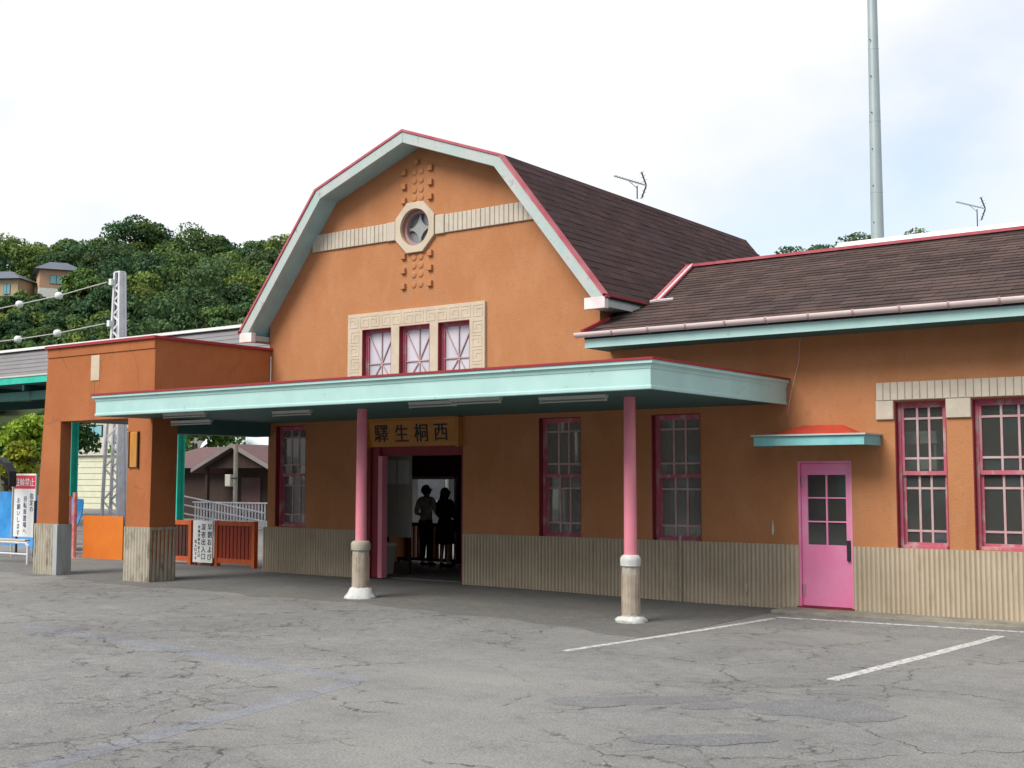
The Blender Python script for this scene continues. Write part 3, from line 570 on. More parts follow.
for k, v in WIN.items():
    sash_window(*v, pane_mat='dusty_glass' if k in 'LMR' else 'window_glass', curtain={'M': (0, .62, 'curtain'), 'R': (0, 1, 'curtain')}.get(k))
# brick lintel over the right-hand windows
lx0, lx1 = -5.95, -2.4
MB().box(lx0, lx1, WY - 0.015, WY + 0.01, 2.905, 3.15).build('mortar_bed', 'mortar', wall)
bl = brick_mesh(0.0955, 0.245, 0.035, 'stone_brick'); x = lx0 + 0.05
while x < lx1: place('brick', bl, (x, WY, 3.03), wall); x += 0.1
for a, b_ in ((-5.96, -5.71), (-5.02, -4.69), (-3.80, -3.45)):
    MB().cbox(a + .004, b_ - .004, WY - 0.038, WY + 0.01, 2.65, 2.903, 0.008).build('brick', 'stone_brick', wall)

# pink side door
dr = MB(); a, b_, z0, z1 = DOOR; fy = WY + 0.04
dr.box(a - .01, a + 0.03, fy - 0.03, fy + 0.1, z0, z1); dr.box(b_ - 0.03, b_ + .01, fy - 0.03, fy + 0.1, z0, z1); dr.box(a + 0.03, b_ - 0.03, fy - 0.03, fy + 0.1, z1 - 0.03, z1)
door = dr.build('door', 'door_pink', ST, bevel=0.004)
xa, xb, za, zb = a + 0.034, b_ - 0.034, z0 + 0.02, z1 - 0.034; pz0, pz1 = z0 + 0.86, z1 - 0.185; px0, px1 = a + 0.125, b_ - 0.105; pm = (px0 + px1) / 2
holes_ = []; hh = (pz1 - pz0) / 3
for i in range(2):
    for j in range(3): holes_.append(rect((px0, pm + .012)[i], (pm - .012, px1)[i], pz0 + j * hh + .01, pz0 + (j + 1) * hh - .01))
MB().prism_y([rect(xa, xb, za, zb)] + holes_, fy + 0.01, fy + 0.055).build('door_leaf', 'door_pink', door, bevel=0.003)
for h_ in holes_: MB().box(h_[0][0], h_[1][0], fy + 0.03, fy + 0.034, h_[0][1], h_[2][1]).build('pane', 'window_glass', door)
MB().cbox(b_ - 0.095, b_ - 0.030, fy - 0.028, fy + 0.01, 0.72, 1.00, 0.008).build('door_handle', 'dark_metal', door)
for z in (0.30, 1.82): MB().tube([(a + 0.055, fy - 0.004, z - .08), (a + 0.055, fy - 0.004, z + .08)], 0.014, 8).build('hinge', 'muntin_pink', door)
MB().box(a - 0.02, b_ + 0.02, WY - 0.04, WY + 0.2, 0.03, 0.075).build('door_step', 'dark_red', door)

# awning over the side door
ax0, ax1, ay = -7.50, -5.90, 15.88
aw = MB(); aw.box(ax0 + .02, ax1 - .02, ay + .02, WY, 2.33, 2.36); aw.box(ax0 + .03, ax1 - .03, ay + .002, ay + .022, 2.305, 2.43); aw.box(ax0 + .01, ax0 + .03, ay + .002, WY, 2.303, 2.432); aw.box(ax1 - .03, ax1 - .01, ay + .002, WY, 2.303, 2.432)
awning = aw.build('awning', 'aqua_paint', ST)
MB().hexa([(ax0 - .02, ay - .03, 2.435), (ax1 + .02, ay - .03, 2.435), (ax1 + .02, WY, 2.435), (ax0 - .02, WY, 2.435)], [(ax0 - .02, ay - .03, 2.458), (ax1 + .02, ay - .03, 2.458), (ax1 + .02, WY, 2.458), (ax0 - .02, WY, 2.458)]).build('metal_edge', 'mint_worn', awning)
MB().add([(ax0 + .22, ay + .14, 2.462), (ax1 - .22, ay + .14, 2.462), (ax1 - .22, WY, 2.462), (ax0 + .22, WY, 2.462), (-7.0, WY, 2.60), (-6.45, WY, 2.60)], [(0, 1, 5, 4), (0, 4, 3), (1, 2, 5), (3, 4, 5, 2), (0, 3, 2, 1)]).build('awning_roof', 'awning_red', awning)

# gambrel roof
RY0, RY1 = 16.05, 25.35
roof = MB().prism_y([OUT + INN[::-1]], RY0 + 0.06, RY1).build('main_roof', 'rake_soffit', ST)
FO = offset(OUT, -0.008); FI = offset(OUT, 0.175)
for i in range(4): MB().prism_y([[FO[i], FO[i + 1], FI[i + 1], FI[i]]], RY0 - (0.004 if i % 2 else 0), RY0 + 0.057).build('bargeboard', 'mint_worn', roof, bevel=0.006)
E0, E1 = offset(OUT, -0.052), offset(OUT, -0.010)
MB().prism_y([E0 + E1[::-1]], RY0 - 0.02, RY0 + 0.10).build('roof_edge', 'rose_metal', roof)
MB().prism_y([offset(OUT, -0.03) + offset(OUT, -0.002)[::-1]], RY0 + 0.103, RY1).build('roof_covering', 'roof_felt', roof)
for x0_, x1_ in ((-18.36, -18.02), (-10.40, -10.02)):
    MB().box(x0_, x1_, RY0 - .01, RY0 + .10, 4.48, 4.66).build('eave_return', 'white_flashing', roof, bevel=0.005)
    MB().box(x0_ + .01, x1_ - .02, RY0 + .102, RY1 - .1, 4.51, 4.61).build('eave_box', 'mint_worn', roof)
    ex = x1_ if x0_ > -15 else x0_
    MB().box(ex - .03, ex + .03, RY0 - .02, RY1 - .1, 4.665, 4.70).build('eave_edge', 'red_metal', roof)
def shingle_rows(P0, U, V, nu_len, nv_len, pw, ph, keep, mname, parent, name, material, N, T=0.022):
    m = MB(); rows = int(nv_len / ph) + 1
    for r in range(rows):
        v0 = r * ph; u = -random.uniform(0, pw)
        while u < nu_len:
            w_ = pw * random.uniform(0.9, 1.1); a_, b2 = max(u, 0), min(u + w_ - 0.008, nu_len); u += w_
            if b2 - a_ < 0.03 or not keep((a_ + b2) / 2, v0 + ph / 2): continue
            v1 = min(v0 + ph * 1.08, nv_len + 0.02); jj = random.uniform(-.006, .006); t0 = T + random.uniform(-.003, .004)
            c = [P0 + U * a_ + V * (v0 + jj), P0 + U * b2 + V * (v0 + jj), P0 + U * b2 + V * v1, P0 + U * a_ + V * v1]
            m.add([c[0], c[1], c[2], c[3], c[0] + N * t0, c[1] + N * t0, c[2] + N * 0.004, c[3] + N * 0.004], [(4, 5, 6, 7), (0, 1, 5, 4), (1, 2, 6, 5), (3, 0, 4, 7)])
    org = root_loc(parent); o = link_mesh(name, m.mesh(name, org, fix=False), material, parent); o['kind'] = 'stuff'; return o
A = Vector((-10.01, RY0 + 0.11, 4.66)); Bv = Vector((-12.065, RY0 + 0.11, 7.205)); Vv = (Bv - A).normalized(); Nn = Vector((Vv.z * 1, 0, -Vv.x)).normalized()
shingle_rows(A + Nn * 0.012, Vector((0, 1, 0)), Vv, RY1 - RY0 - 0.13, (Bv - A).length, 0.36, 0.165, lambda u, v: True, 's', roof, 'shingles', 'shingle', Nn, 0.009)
MB().tube([(-12.075, RY0 + .11, 7.20), (-12.075, RY1, 7.20)], 0.03, 8).build('break_cap', 'roof_felt', roof)
# wing roof
EY, EZ, RGY, RGZ, EX = 15.75, 4.07, 20.3, 5.76, -10.21
sl = (RGZ - EZ) / (RGY - EY); zr = lambda y: EZ + (y - EY) * sl
wl = [(EX, EY), (-1.0, EY), (-1.0, RGY), (-10.86, RGY), (-10.39, 17.6), (-10.39, WY - .01), (EX, WY - .01)]; nw = len(wl)
wr = MB().add([(x_, y_, zr(y_)) for x_, y_ in wl] + [(x_, y_, zr(y_) - 0.10) for x_, y_ in wl], [tuple(range(nw)), tuple(range(nw, 2 * nw))] + [(i, (i + 1) % nw, nw + (i + 1) % nw, nw + i) for i in range(nw)]).build('wing_roof', 'roof_felt', ST)
MB().hexa([(-10.86, RGY, RGZ - .1), (-1, RGY, RGZ - .1), (-1, 25.2, 4.0), (-10.4, 25.2, 4.0)], [(-10.86, RGY, RGZ), (-1, RGY, RGZ), (-1, 25.2, 4.1), (-10.4, 25.2, 4.1)]).build('rear_slope', 'roof_felt', wr)
Vw = Vector((0, 1, sl)).normalized(); Nw = Vector((0, -sl, 1)).normalized()
slen = math.hypot(RGY - EY, RGZ - EZ)
def keepw(u, v):
    y_ = EY + v * Vw.y; x_ = EX + u - 0.6
    lim = EX + 0.02 if y_ < WY else -10.38 if y_ < 17.5 else -10.4 - 0.46 * (y_ - 17.6) / 2.7
    return x_ > lim + 0.1
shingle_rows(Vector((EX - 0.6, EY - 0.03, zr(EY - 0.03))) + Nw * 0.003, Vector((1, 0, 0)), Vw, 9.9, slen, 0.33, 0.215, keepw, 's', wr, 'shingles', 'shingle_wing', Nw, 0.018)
MB().bar((-10.86, RGY, RGZ + .035), (-1, RGY, RGZ + .035), 0.20, 0.05).build('ridge_cap', 'rose_metal', wr)
MB().bar((-10.86, RGY + .02, RGZ + .067), (-1, RGY + .02, RGZ + .067), 0.06, 0.02).build('ridge_flashing', 'gutter_pink', wr)
MB().bar((-9.90, 17.42, zr(17.42) + .045), (-10.80, RGY, RGZ + .06), 0.15, 0.03, up=(0, -sl, 1)).build('valley_flashing', 'rose_metal', wr)
MB().bar((-9.86, 17.40, zr(17.40) + .05), (-10.76, RGY, RGZ + .065), 0.035, 0.04, up=(0, -sl, 1)).build('valley_flashing', 'white_flashing', wr)
MB().bar((-10.0, 17.40, zr(17.40) + .05), (-9.62, 17.48, zr(17.48) + .04), 0.06, 0.03, up=(0, -sl, 1)).build('valley_flashing', 'white_flashing', wr)
MB().bar((EX - .02, EY - .03, EZ + .02), (EX - .02, WY - .01, zr(WY) + .02), 0.05, 0.06).build('rake_edge', 'red_metal', wr)
MB().box(EX + .02, -1.0, EY + .012, EY + .035, 3.84, 4.01).build('eave_fascia', 'mint_paint', wr)
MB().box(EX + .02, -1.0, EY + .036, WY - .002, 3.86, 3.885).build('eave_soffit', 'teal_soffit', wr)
MB().box(EX + .0, EX + .02, EY + .012, WY - .002, 3.838, 4.03).build('eave_end', 'mint_paint', wr)
gprof = [(EY - .055 + .062 * math.cos(t), 4.055 + .062 * math.sin(t)) for t in np.linspace(math.pi, 2 * math.pi, 9)]
gprof = gprof + [(EY + .004, 4.068), (EY - .05, 4.075), (EY - .112, 4.068)]
MB().prism_x(gprof, EX - .12, -1.0).build('gutter', 'gutter_pink', wr, smooth=True)
x = EX + 0.55; gj = MB().prism_x([(EY - .055 + .069 * math.cos(t), 4.055 + .069 * math.sin(t)) for t in np.linspace(math.pi * 0.97, 2.03 * math.pi, 9)] + [(EY, 4.076), (EY - .11, 4.076)], -.014, .014).mesh('gutter_joint'); gj.materials.append(M['gutter_joint'])
while x < -1.2: place('gutter_joint', gj, (x, 0, 0), wr); x += 0.62

# ------------------------------------------------------------------ canopy
CX0, CX1, CY, CZ = -18.03, -7.27, 12.64, 2.92
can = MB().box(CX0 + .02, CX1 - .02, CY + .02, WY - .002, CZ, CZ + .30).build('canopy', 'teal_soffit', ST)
prof = [(0.00, 2.905), (0.012, 2.905), (0.018, 2.915), (0.018, 2.945), (0.006, 2.955), (0.006, 3.145), (0.014, 3.155), (0.022, 3.185), (0.036, 3.200), (0.036, 3.208), (0.055, 3.212), (0.055, 3.252), (0.0, 3.252)]
def fascia_path(pts, outs):     # pts corners; outs outward mitre vectors
    m = MB(); k = len(prof); vs = []
    for p, o_ in zip(pts, outs):
        for d, z in prof: vs.append((p[0] + o_[0] * d, p[1] + o_[1] * d, z))
    fs = []
    for i in range(len(pts) - 1):
        for j in range(k): fs.append((i * k + j, i * k + (j + 1) % k, (i + 1) * k + (j + 1) % k, (i + 1) * k + j))
    fs.append(tuple(range(k))); fs.append(tuple(range((len(pts) - 1) * k, len(pts) * k))); m.add(vs, fs); return m
fascia_path([(CX0, WY - .003), (CX0, CY), (CX1, CY), (CX1, WY - .003)], [(-1, 0), (-1, -1), (1, -1), (1, 0)]).build('fascia', 'mint_paint', can)
MB().box(CX0 - .02, CX1 + .02, CY - .02, WY - .002, 3.254, 3.276).build('roof_sheet', 'grey_roof', can)
re_ = MB(); re_.box(CX0 - .07, CX1 + .07, CY - .07, CY - .021, 3.253, 3.282); re_.box(CX1 + .021, CX1 + .07, CY - .0205, WY - .003, 3.253, 3.282); re_.box(CX0 - .07, CX0 - .021, CY - .0205, WY - .003, 3.253, 3.282)
re_.build('roof_edge', 'red_metal', can)
for cx in (-13.08, -8.33):
    g0 = float(gz(cx, 13.95)); cy = 13.93 if cx > -10 else 13.9
    PR = .138 if cx < -10 else .122
    c = MB().lathe((cx, cy, 0), [(0.086, 0.80), (0.086, 0.95), (0.082, 2.0), (0.076, CZ)], 16).build('column', 'pink_paint', ST, smooth=True)
    MB().lathe((cx, cy, g0), [(PR, 0.02), (PR, 0.60), (PR - .004, 0.72), (PR - .02, 0.72)], 8, rot=math.pi / 8).build('pedestal', 'concrete', c, bevel=0.012)
    MB().lathe((cx, cy, g0), [(PR - .022, 0.71), (PR + .010, 0.725), (PR + .014, 0.80), (PR + .006, 0.84), (PR - .02, 0.862), (0.080, 0.87)], 20).build('pedestal_cap', 'concrete' if cx < -10 else 'plaster_white', c, smooth=True)
    for q in range(8):
        an = q * math.pi / 4 + math.pi / 4; rr = PR * math.cos(math.pi / 8)
        me_ = MB().box(-0.006, 0.006, -0.028, 0.028, 0.12, 0.62)
        o = me_.build('groove_panel', 'groove_stain', c); o.matrix_local = Matrix.Translation(Vector((cx, cy, g0)) - root_loc(ST)) @ Matrix.Rotation(an, 4, 'Z') @ Matrix.Translation(Vector((rr, 0, 0)) + root_loc(ST))
    foot = MB(); prof_f = [(0.25, -0.02), (0.24, 0.03), (0.205, 0.075), (0.16, 0.15), (0.13, 0.165)] if cx < -10 else [(0.195, -0.02), (0.20, 0.035), (0.175, 0.065), (0.12, 0.08)]
    foot.lathe((cx, cy, g0), prof_f, 22)
    foot.v = [(a_ + random.uniform(-.015, .015), b2 + random.uniform(-.015, .015), z_ + random.uniform(-.008, .008)) for a_, b2, z_ in foot.v]
    foot.build('footing', 'plaster_white', c, smooth=True)
# fluorescent lamps under the canopy
LG = 'fluorescent lamps under the canopy'
for (lx, ly, lz), lab in (((-10.95, 13.05, CZ), 'fluorescent lamp under the canopy above the station name board'), ((-10.05, 12.86, CZ), 'fluorescent lamp half hidden behind the canopy fascia edge, right of middle'), ((-8.80, 13.3, CZ), 'fluorescent lamp under the canopy left of the right pink column'),
        ((-14.25, 13.55, CZ), 'fluorescent lamp under the canopy left of the left pink column'), ((-16.1, 12.95, CZ), 'fluorescent lamp near the canopy front above the wooden gates'), ((-17.1, 13.9, CZ - .06), 'leftmost lower fluorescent lamp beside the portal pillar')):
    hl = .52 if lx < -15.9 or lx > -9 else .42
    lt = thing('fluorescent_lamp', (lx, ly, lz), lab, 'lamp', LG)
    MB().hexa([(lx - hl, ly - .02, lz - .045), (lx + hl, ly - .02, lz - .045), (lx + hl, ly + .02, lz - .045), (lx - hl, ly + .02, lz - .045)], [(lx - hl, ly - .045, lz - .002), (lx + hl, ly - .045, lz - .002), (lx + hl, ly + .045, lz - .002), (lx - hl, ly + .045, lz - .002)]).build('housing', 'lamp_white', lt)
    MB().tube([(lx - hl + .03, ly - .01, lz - .066), (lx + hl - .03, ly - .01, lz - .066)], 0.014, 8).build('tube', 'lamp_white', lt)
    for e in (-hl + .02, hl - .02): MB().box(lx + e - .012, lx + e + .012, ly - .03, ly + .012, lz - .085, lz - .046).build('socket', 'board_grey', lt)

# ------------------------------------------------------------------ portal on the left
PY0, PY1, PT = 13.76, 14.32, 4.33
lxz = lambda z: -21.50 + 0.32 * z / 4.4                # tapering outer edge
loop = [(lxz(-.05), -.05), (-20.73, -.05), (-20.73, 2.93), (-18.68, 2.93), (-18.68, -.05), (-18.02, -.05), (-17.96, PT), (lxz(PT), PT)]
PL = 14.0
lw = [(lxz(-.05), -.05), (-20.73, -.05), (-20.73, 2.93), (-19.7, 2.93), (-19.7, PT), (lxz(PT), PT)]; rw_ = [(-19.7, 2.93), (-18.68, 2.93), (-18.68, -.05), (-18.02, -.05), (-17.96, PT), (-19.7, PT)]
por = MB().prism_y([lw], PY0, PL).prism_y([rw_], PY0, PY1).build('portal', 'stucco_portal', ST, bevel=0.01)
MB().box(-18.42, -17.952, PY0 + .003, WY - .002, 2.96, PT - .001).build('portal_side_wall', 'stucco_portal', por)
MB().box(-21.15, -20.95, PL + .002, WY - .002, 2.95, PT).build('portal_side_wall', 'stucco_portal', por)
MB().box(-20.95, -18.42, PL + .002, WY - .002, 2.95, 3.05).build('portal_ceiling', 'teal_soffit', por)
MB().box(-20.75, -18.42, PY1 + .002, WY + .3, PT - .2, PT - .05).build('portal_roof', 'roof_felt', por)
MB().box(-21.2, -18.002, WY + .002, WY + .3, 2.95, PT).build('portal_rear_wall', 'stucco_portal', por)
MB().box(-18.36, -17.94, PY1 + .004, WY - .004, 2.66, 2.948).build('side_beam', 'teal_soffit', por)
cp = MB(); a0 = lxz(PT) - .05; cp.box(a0, -17.90, PY0 - .06, PY0 + .12, PT, PT + .05); cp.box(-18.10, -17.902, PY0 + .122, WY - .003, PT, PT + .05); cp.box(a0 + .002, a0 + .2, PY0 + .122, WY + .3, PT, PT + .05)
cp.build('coping', 'red_metal', por)
MB().box(lxz(PT) - .012, -17.945, PY0 - .018, PY0 + .0, PT - .17, PT - .002).build('string_course', 'stucco_portal', por)
MB().cbox(-19.81, -19.55, PY0 - .015, PY0 + .01, 3.66, 4.13, .005).build('inlay_panel', 'stone', por)
def plinth(x0, x1, PY1, name='plinth'):
    m = ribbed(x0 - .035, x1 + .035, -.05, 1.0, PY0, pitch=0.08, depth=0.022, back=-.015)
    # ribbed side faces (along Y)
    for xs_, sg in ((x1, 1), (x0, -1)):
        s = ribbed(PY0, PY1 + .03, -.05, 1.0, 0, pitch=0.08, depth=0.022, back=-.015)
        s.v = [(xs_ - sg * b2, a_, z_) for a_, b2, z_ in s.v]; m.add(s.v, s.f)
    m.box(x0 - .03, x1 + .03, PY0 + .006, PY1 + .03, .95, 1.0)
    o = m.build(name, 'plinth_tile', por); o['kind'] = 'stuff'; return o
plinth(-21.46, -20.73, PL); plinth(-18.68, -18.02, PY1)
MB().cbox(-20.82, -20.685, PY0 - .042, PL + .034, .0, .99, .005).build('painted_corner', 'painted_corner', por)
pq = MB().cbox(-18.57, -18.36, PY0 - .035, PY0, 2.05, 2.68, .01).build('plaque', 'plaque_wood', por)
MB().box(-18.36, -18.33, PY0 - .04, PY0, 2.04, 2.69).box(-18.60, -18.57, PY0 - .04, PY0, 2.04, 2.69).build('plaque_frame', 'dark_wood', pq)

# ------------------------------------------------------------------ entrance
en = MB(); en.box(ENT[0], ENT[0] + .26, WY + .06, WY + .16, .085, ENT[3]); en.box(ENT[1] - .08, ENT[1], WY + .06, WY + .2, .085, ENT[3]); en.box(ENT[0] + .26, ENT[1] - .08, WY + .10, WY + .2, ENT[3] - .16, ENT[3])
entr = en.build('entrance_frame', 'dark_red', ST)
MB().box(ENT[0] + .262, ENT[0] + .36, WY + .02, WY + .16, .085, ENT[3] - .163).build('door_post', 'pink_paint', entr)
MB().tube([(ENT[0] + .05, WY + .03, .1), (ENT[0] + .05, WY + .03, ENT[3] - .02)], .025, 8).build('down_rail', 'dark_red', entr)
fw_ = MB(); x0_, x1_ = -17.62, -16.36
fw_.box(x0_, x0_ + .05, 20.26, 20.45, .085, 1.90); fw_.box(x1_ - .05, x1_, 20.26, 20.45, .085, 1.90); fw_.box(x0_ + .05, x1_ - .05, 20.26, 20.45, 1.84, 1.90)
fw_.build('platform_doorway', 'white_paint', ST)
nb = thing('notice_board', (-15.5, 17.5, .085), 'large pale grey notice board standing inside the entrance', 'notice board')
MB().cbox(-15.86, -15.18, 17.46, 17.50, .76, 2.30, .008).build('panel', 'board_grey', nb)
for x in (-15.80, -15.24): MB().box(x - .02, x + .02, 17.502, 17.54, .085, 2.2).build('leg', 'dark_metal', nb)
for (x0_, x1_, z0_, z1_) in ((-15.82, -15.55, 1.75, 2.2), (-15.5, -15.22, 1.75, 2.2), (-15.82, -15.55, 1.2, 1.66), (-15.5, -15.22, 1.2, 1.66)):
    MB().box(x0_, x1_, 17.455, 17.459, z0_, z1_).build('poster', 'paper_white' if z0_ > 1.5 else 'pale_wall', nb)
bn = thing('litter_bin', (-15.68, 17.35, .085), 'pale grey litter bin below the notice board inside the entrance', 'bin')
MB().hexa([(-15.80, 17.2, .085), (-15.56, 17.2, .085), (-15.56, 17.42, .085), (-15.80, 17.42, .085)], [(-15.83, 17.17, .60), (-15.53, 17.17, .60), (-15.53, 17.44, .60), (-15.83, 17.44, .60)]).build('body', 'board_grey', bn)
MB().cbox(-15.845, -15.515, 17.155, 17.45, .602, .66, .01).build('lid', 'white_paint', bn)
tg = thing('ticket_gate', (-16.9, 19.9, .085), 'orange wooden ticket barrier in front of the two people', 'gate')
for x in (-17.30, -17.18, -17.06, -16.66, -16.56, -16.30, -16.20): MB().box(x - .03, x + .03, 19.86, 19.92, .20, .86).build('picket', 'orange_board', tg)
MB().box(-17.62, -16.1, 19.84, 19.94, .862, .93).build('top_rail', 'fence_dark', tg); MB().box(-17.62, -16.1, 19.84, 19.94, .14, .198).build('bottom_rail', 'fence_dark', tg)
for x in (-17.59, -16.13): MB().box(x - .03, x + .03, 19.85, 19.93, .085, .14).build('foot', 'fence_dark', tg)
# name board: right-to-left characters as on the wall
SN = thing('name_board', (-14.26, WY - .05, 2.65), 'gold wooden station name board with dark characters above the entrance', 'sign')
tilt = 0.05
MB().hexa([(-15.28, WY - .05, 2.43), (-13.24, WY - .05, 2.43), (-13.24, WY - .004, 2.43), (-15.28, WY - .004, 2.43)], [(-15.28, WY - .05 - tilt, 2.88), (-13.24, WY - .05 - tilt, 2.88), (-13.24, WY - .004, 2.88), (-15.28, WY - .004, 2.88)]).build('board', 'sign_gold', SN)
fr_ = MB(); fr_.box(-15.34, -15.282, WY - .12, WY - .003, 2.40, 2.91); fr_.box(-13.238, -13.18, WY - .12, WY - .003, 2.40, 2.91); fr_.box(-15.282, -13.238, WY - .13, WY - .003, 2.882, 2.92); fr_.build('frame', 'sign_gold', SN)
for ch, x in zip('驛生桐西', (-14.98, -14.50, -14.05, -13.60)):
    me = text_mesh(ch, 0.34, .006, 0.0); me.transform(Matrix.Scale(1.0, 4)); me.materials.append(M['ink'])
    place('character', me, (x, WY - .08, 2.655), SN, rot=(math.atan2(tilt, .45), 0, 0))
# small loose wires on the wall
MB().tube([(-7.03, WY - .03, 3.84), (-7.05, WY - .05, 3.5), (-7.16, WY - .06, 3.1), (-7.24, WY - .04, 2.75)], .003, 6).build('cable', 'gutter_pink', ST)
MB().tube([(-17.93, WY - .03, 4.22), (-17.93, WY - .03, 3.29)], .012, 6).build('cable', 'white_paint', ST)
MB().tube([(-8.98, WY - .045, .02), (-8.98, WY - .045, .95), (-8.98, WY - .03, 1.0)], .016, 6).build('conduit', 'plinth_tile', ST)
MB().cbox(-7.93, -7.90, WY - .05, WY, .22, .34, .004).build('wall_tap', 'stone', ST)
MB().prism_y([[(-7.52, 1.06), (-7.50, 1.05), (-7.487, 1.12), (-7.495, 1.22), (-7.503, 1.27), (-7.515, 1.20)]], WY - .004, WY + .002).build('bare_patch', 'plaster_white', wall)
# office things seen through the right-hand windows
wc = thing('wall_shelf', (-5.75, 16.98, 1.7), 'white shelf unit just inside the upper panes of the left office window', 'shelf')
MB().cbox(-5.78, -5.30, 16.96, 17.10, 2.33, 2.50, .01).build('upper_box', 'paper_white', wc); MB().cbox(-5.78, -5.30, 16.96, 17.10, 1.97, 2.14, .01).build('lower_box', 'paper_white', wc); MB().box(-5.78 + .02, -5.78 + .05, 17.0, 17.08, 2.14, 2.33).box(-5.30 - .05, -5.30 - .02, 17.0, 17.08, 2.14, 2.33).build('bracket', 'board_grey', wc)
tb = thing('office_table', (-5.3, 17.3, .085), 'dark office table behind the left office window', 'table')
MB().box(-6.1, -2.6, 16.86, 17.5, .92, .96).build('top', 'dark_wood', tb)
for x in (-6.0, -2.7):
    for y in (16.9, 17.45): MB().box(x - .03, x + .03, y - .03, y + .03, .085, .918).build('leg', 'dark_wood', tb)
ms = MB(); nseg = 12
for i in range(nseg + 1):
    pass
ms.lathe((-5.27, 17.02, .96), [(.15, 0.0), (.155, .05), (.13, .11), (.09, .16), (.04, .185), (0.0, .19)], 14); ms.v = [(a_ + random.uniform(-.012, .012), b2, c_ + random.uniform(-.012, .012) if c_ > 1.0 else c_) for a_, b2, c_ in ms.v]
tag(ms.build('cloth_bundle', 'lavender_cloth', origin=(-5.27, 17.02, .96), smooth=True), 'pale lavender cloth bundle on the table behind the office window', 'bundle')
nt_ = thing('notice_paper', (-10.95, WY + .26, 1.2), 'two white papers stuck inside the window left of the right column', 'notice')
for z in (1.05, 1.27): MB().box(-11.01, -10.86, WY + .222, WY + .226, z, z + .19).build('sheet', 'paper_white', nt_)

# ------------------------------------------------------------------ people
def skin_mesh(name, P, E, material, parent, sub=1, root=0):
    org = root_loc(parent); keys = list(P); ix = {k: i for i, k in enumerate(keys)}
    me = bpy.data.meshes.new(name); me.from_pydata([tuple(Vector(P[k][0]) - org) for k in keys], [(ix[a], ix[b_]) for a, b_ in E], [])
    o = bpy.data.objects.new(name, me); COL.objects.link(o); sk = o.modifiers.new('skin', 'SKIN'); sk.use_smooth_shade = True
    for i, k in enumerate(keys):
        r = P[k][1]; me.skin_vertices[0].data[i].radius = r if isinstance(r, tuple) else (r, r); me.skin_vertices[0].data[i].use_root = (i == root)
    ss = o.modifiers.new('sub', 'SUBSURF'); ss.levels = sub; ss.render_levels = sub
    dg = bpy.context.evaluated_depsgraph_get(); dg.update(); m2 = bpy.data.meshes.new_from_object(o.evaluated_get(dg)); bpy.data.objects.remove(o)
    m2.name = name; m2.materials.clear(); m2.materials.append(M[material]); ob = bpy.data.objects.new(name, m2); COL.objects.link(ob); ob.parent = parent; return ob
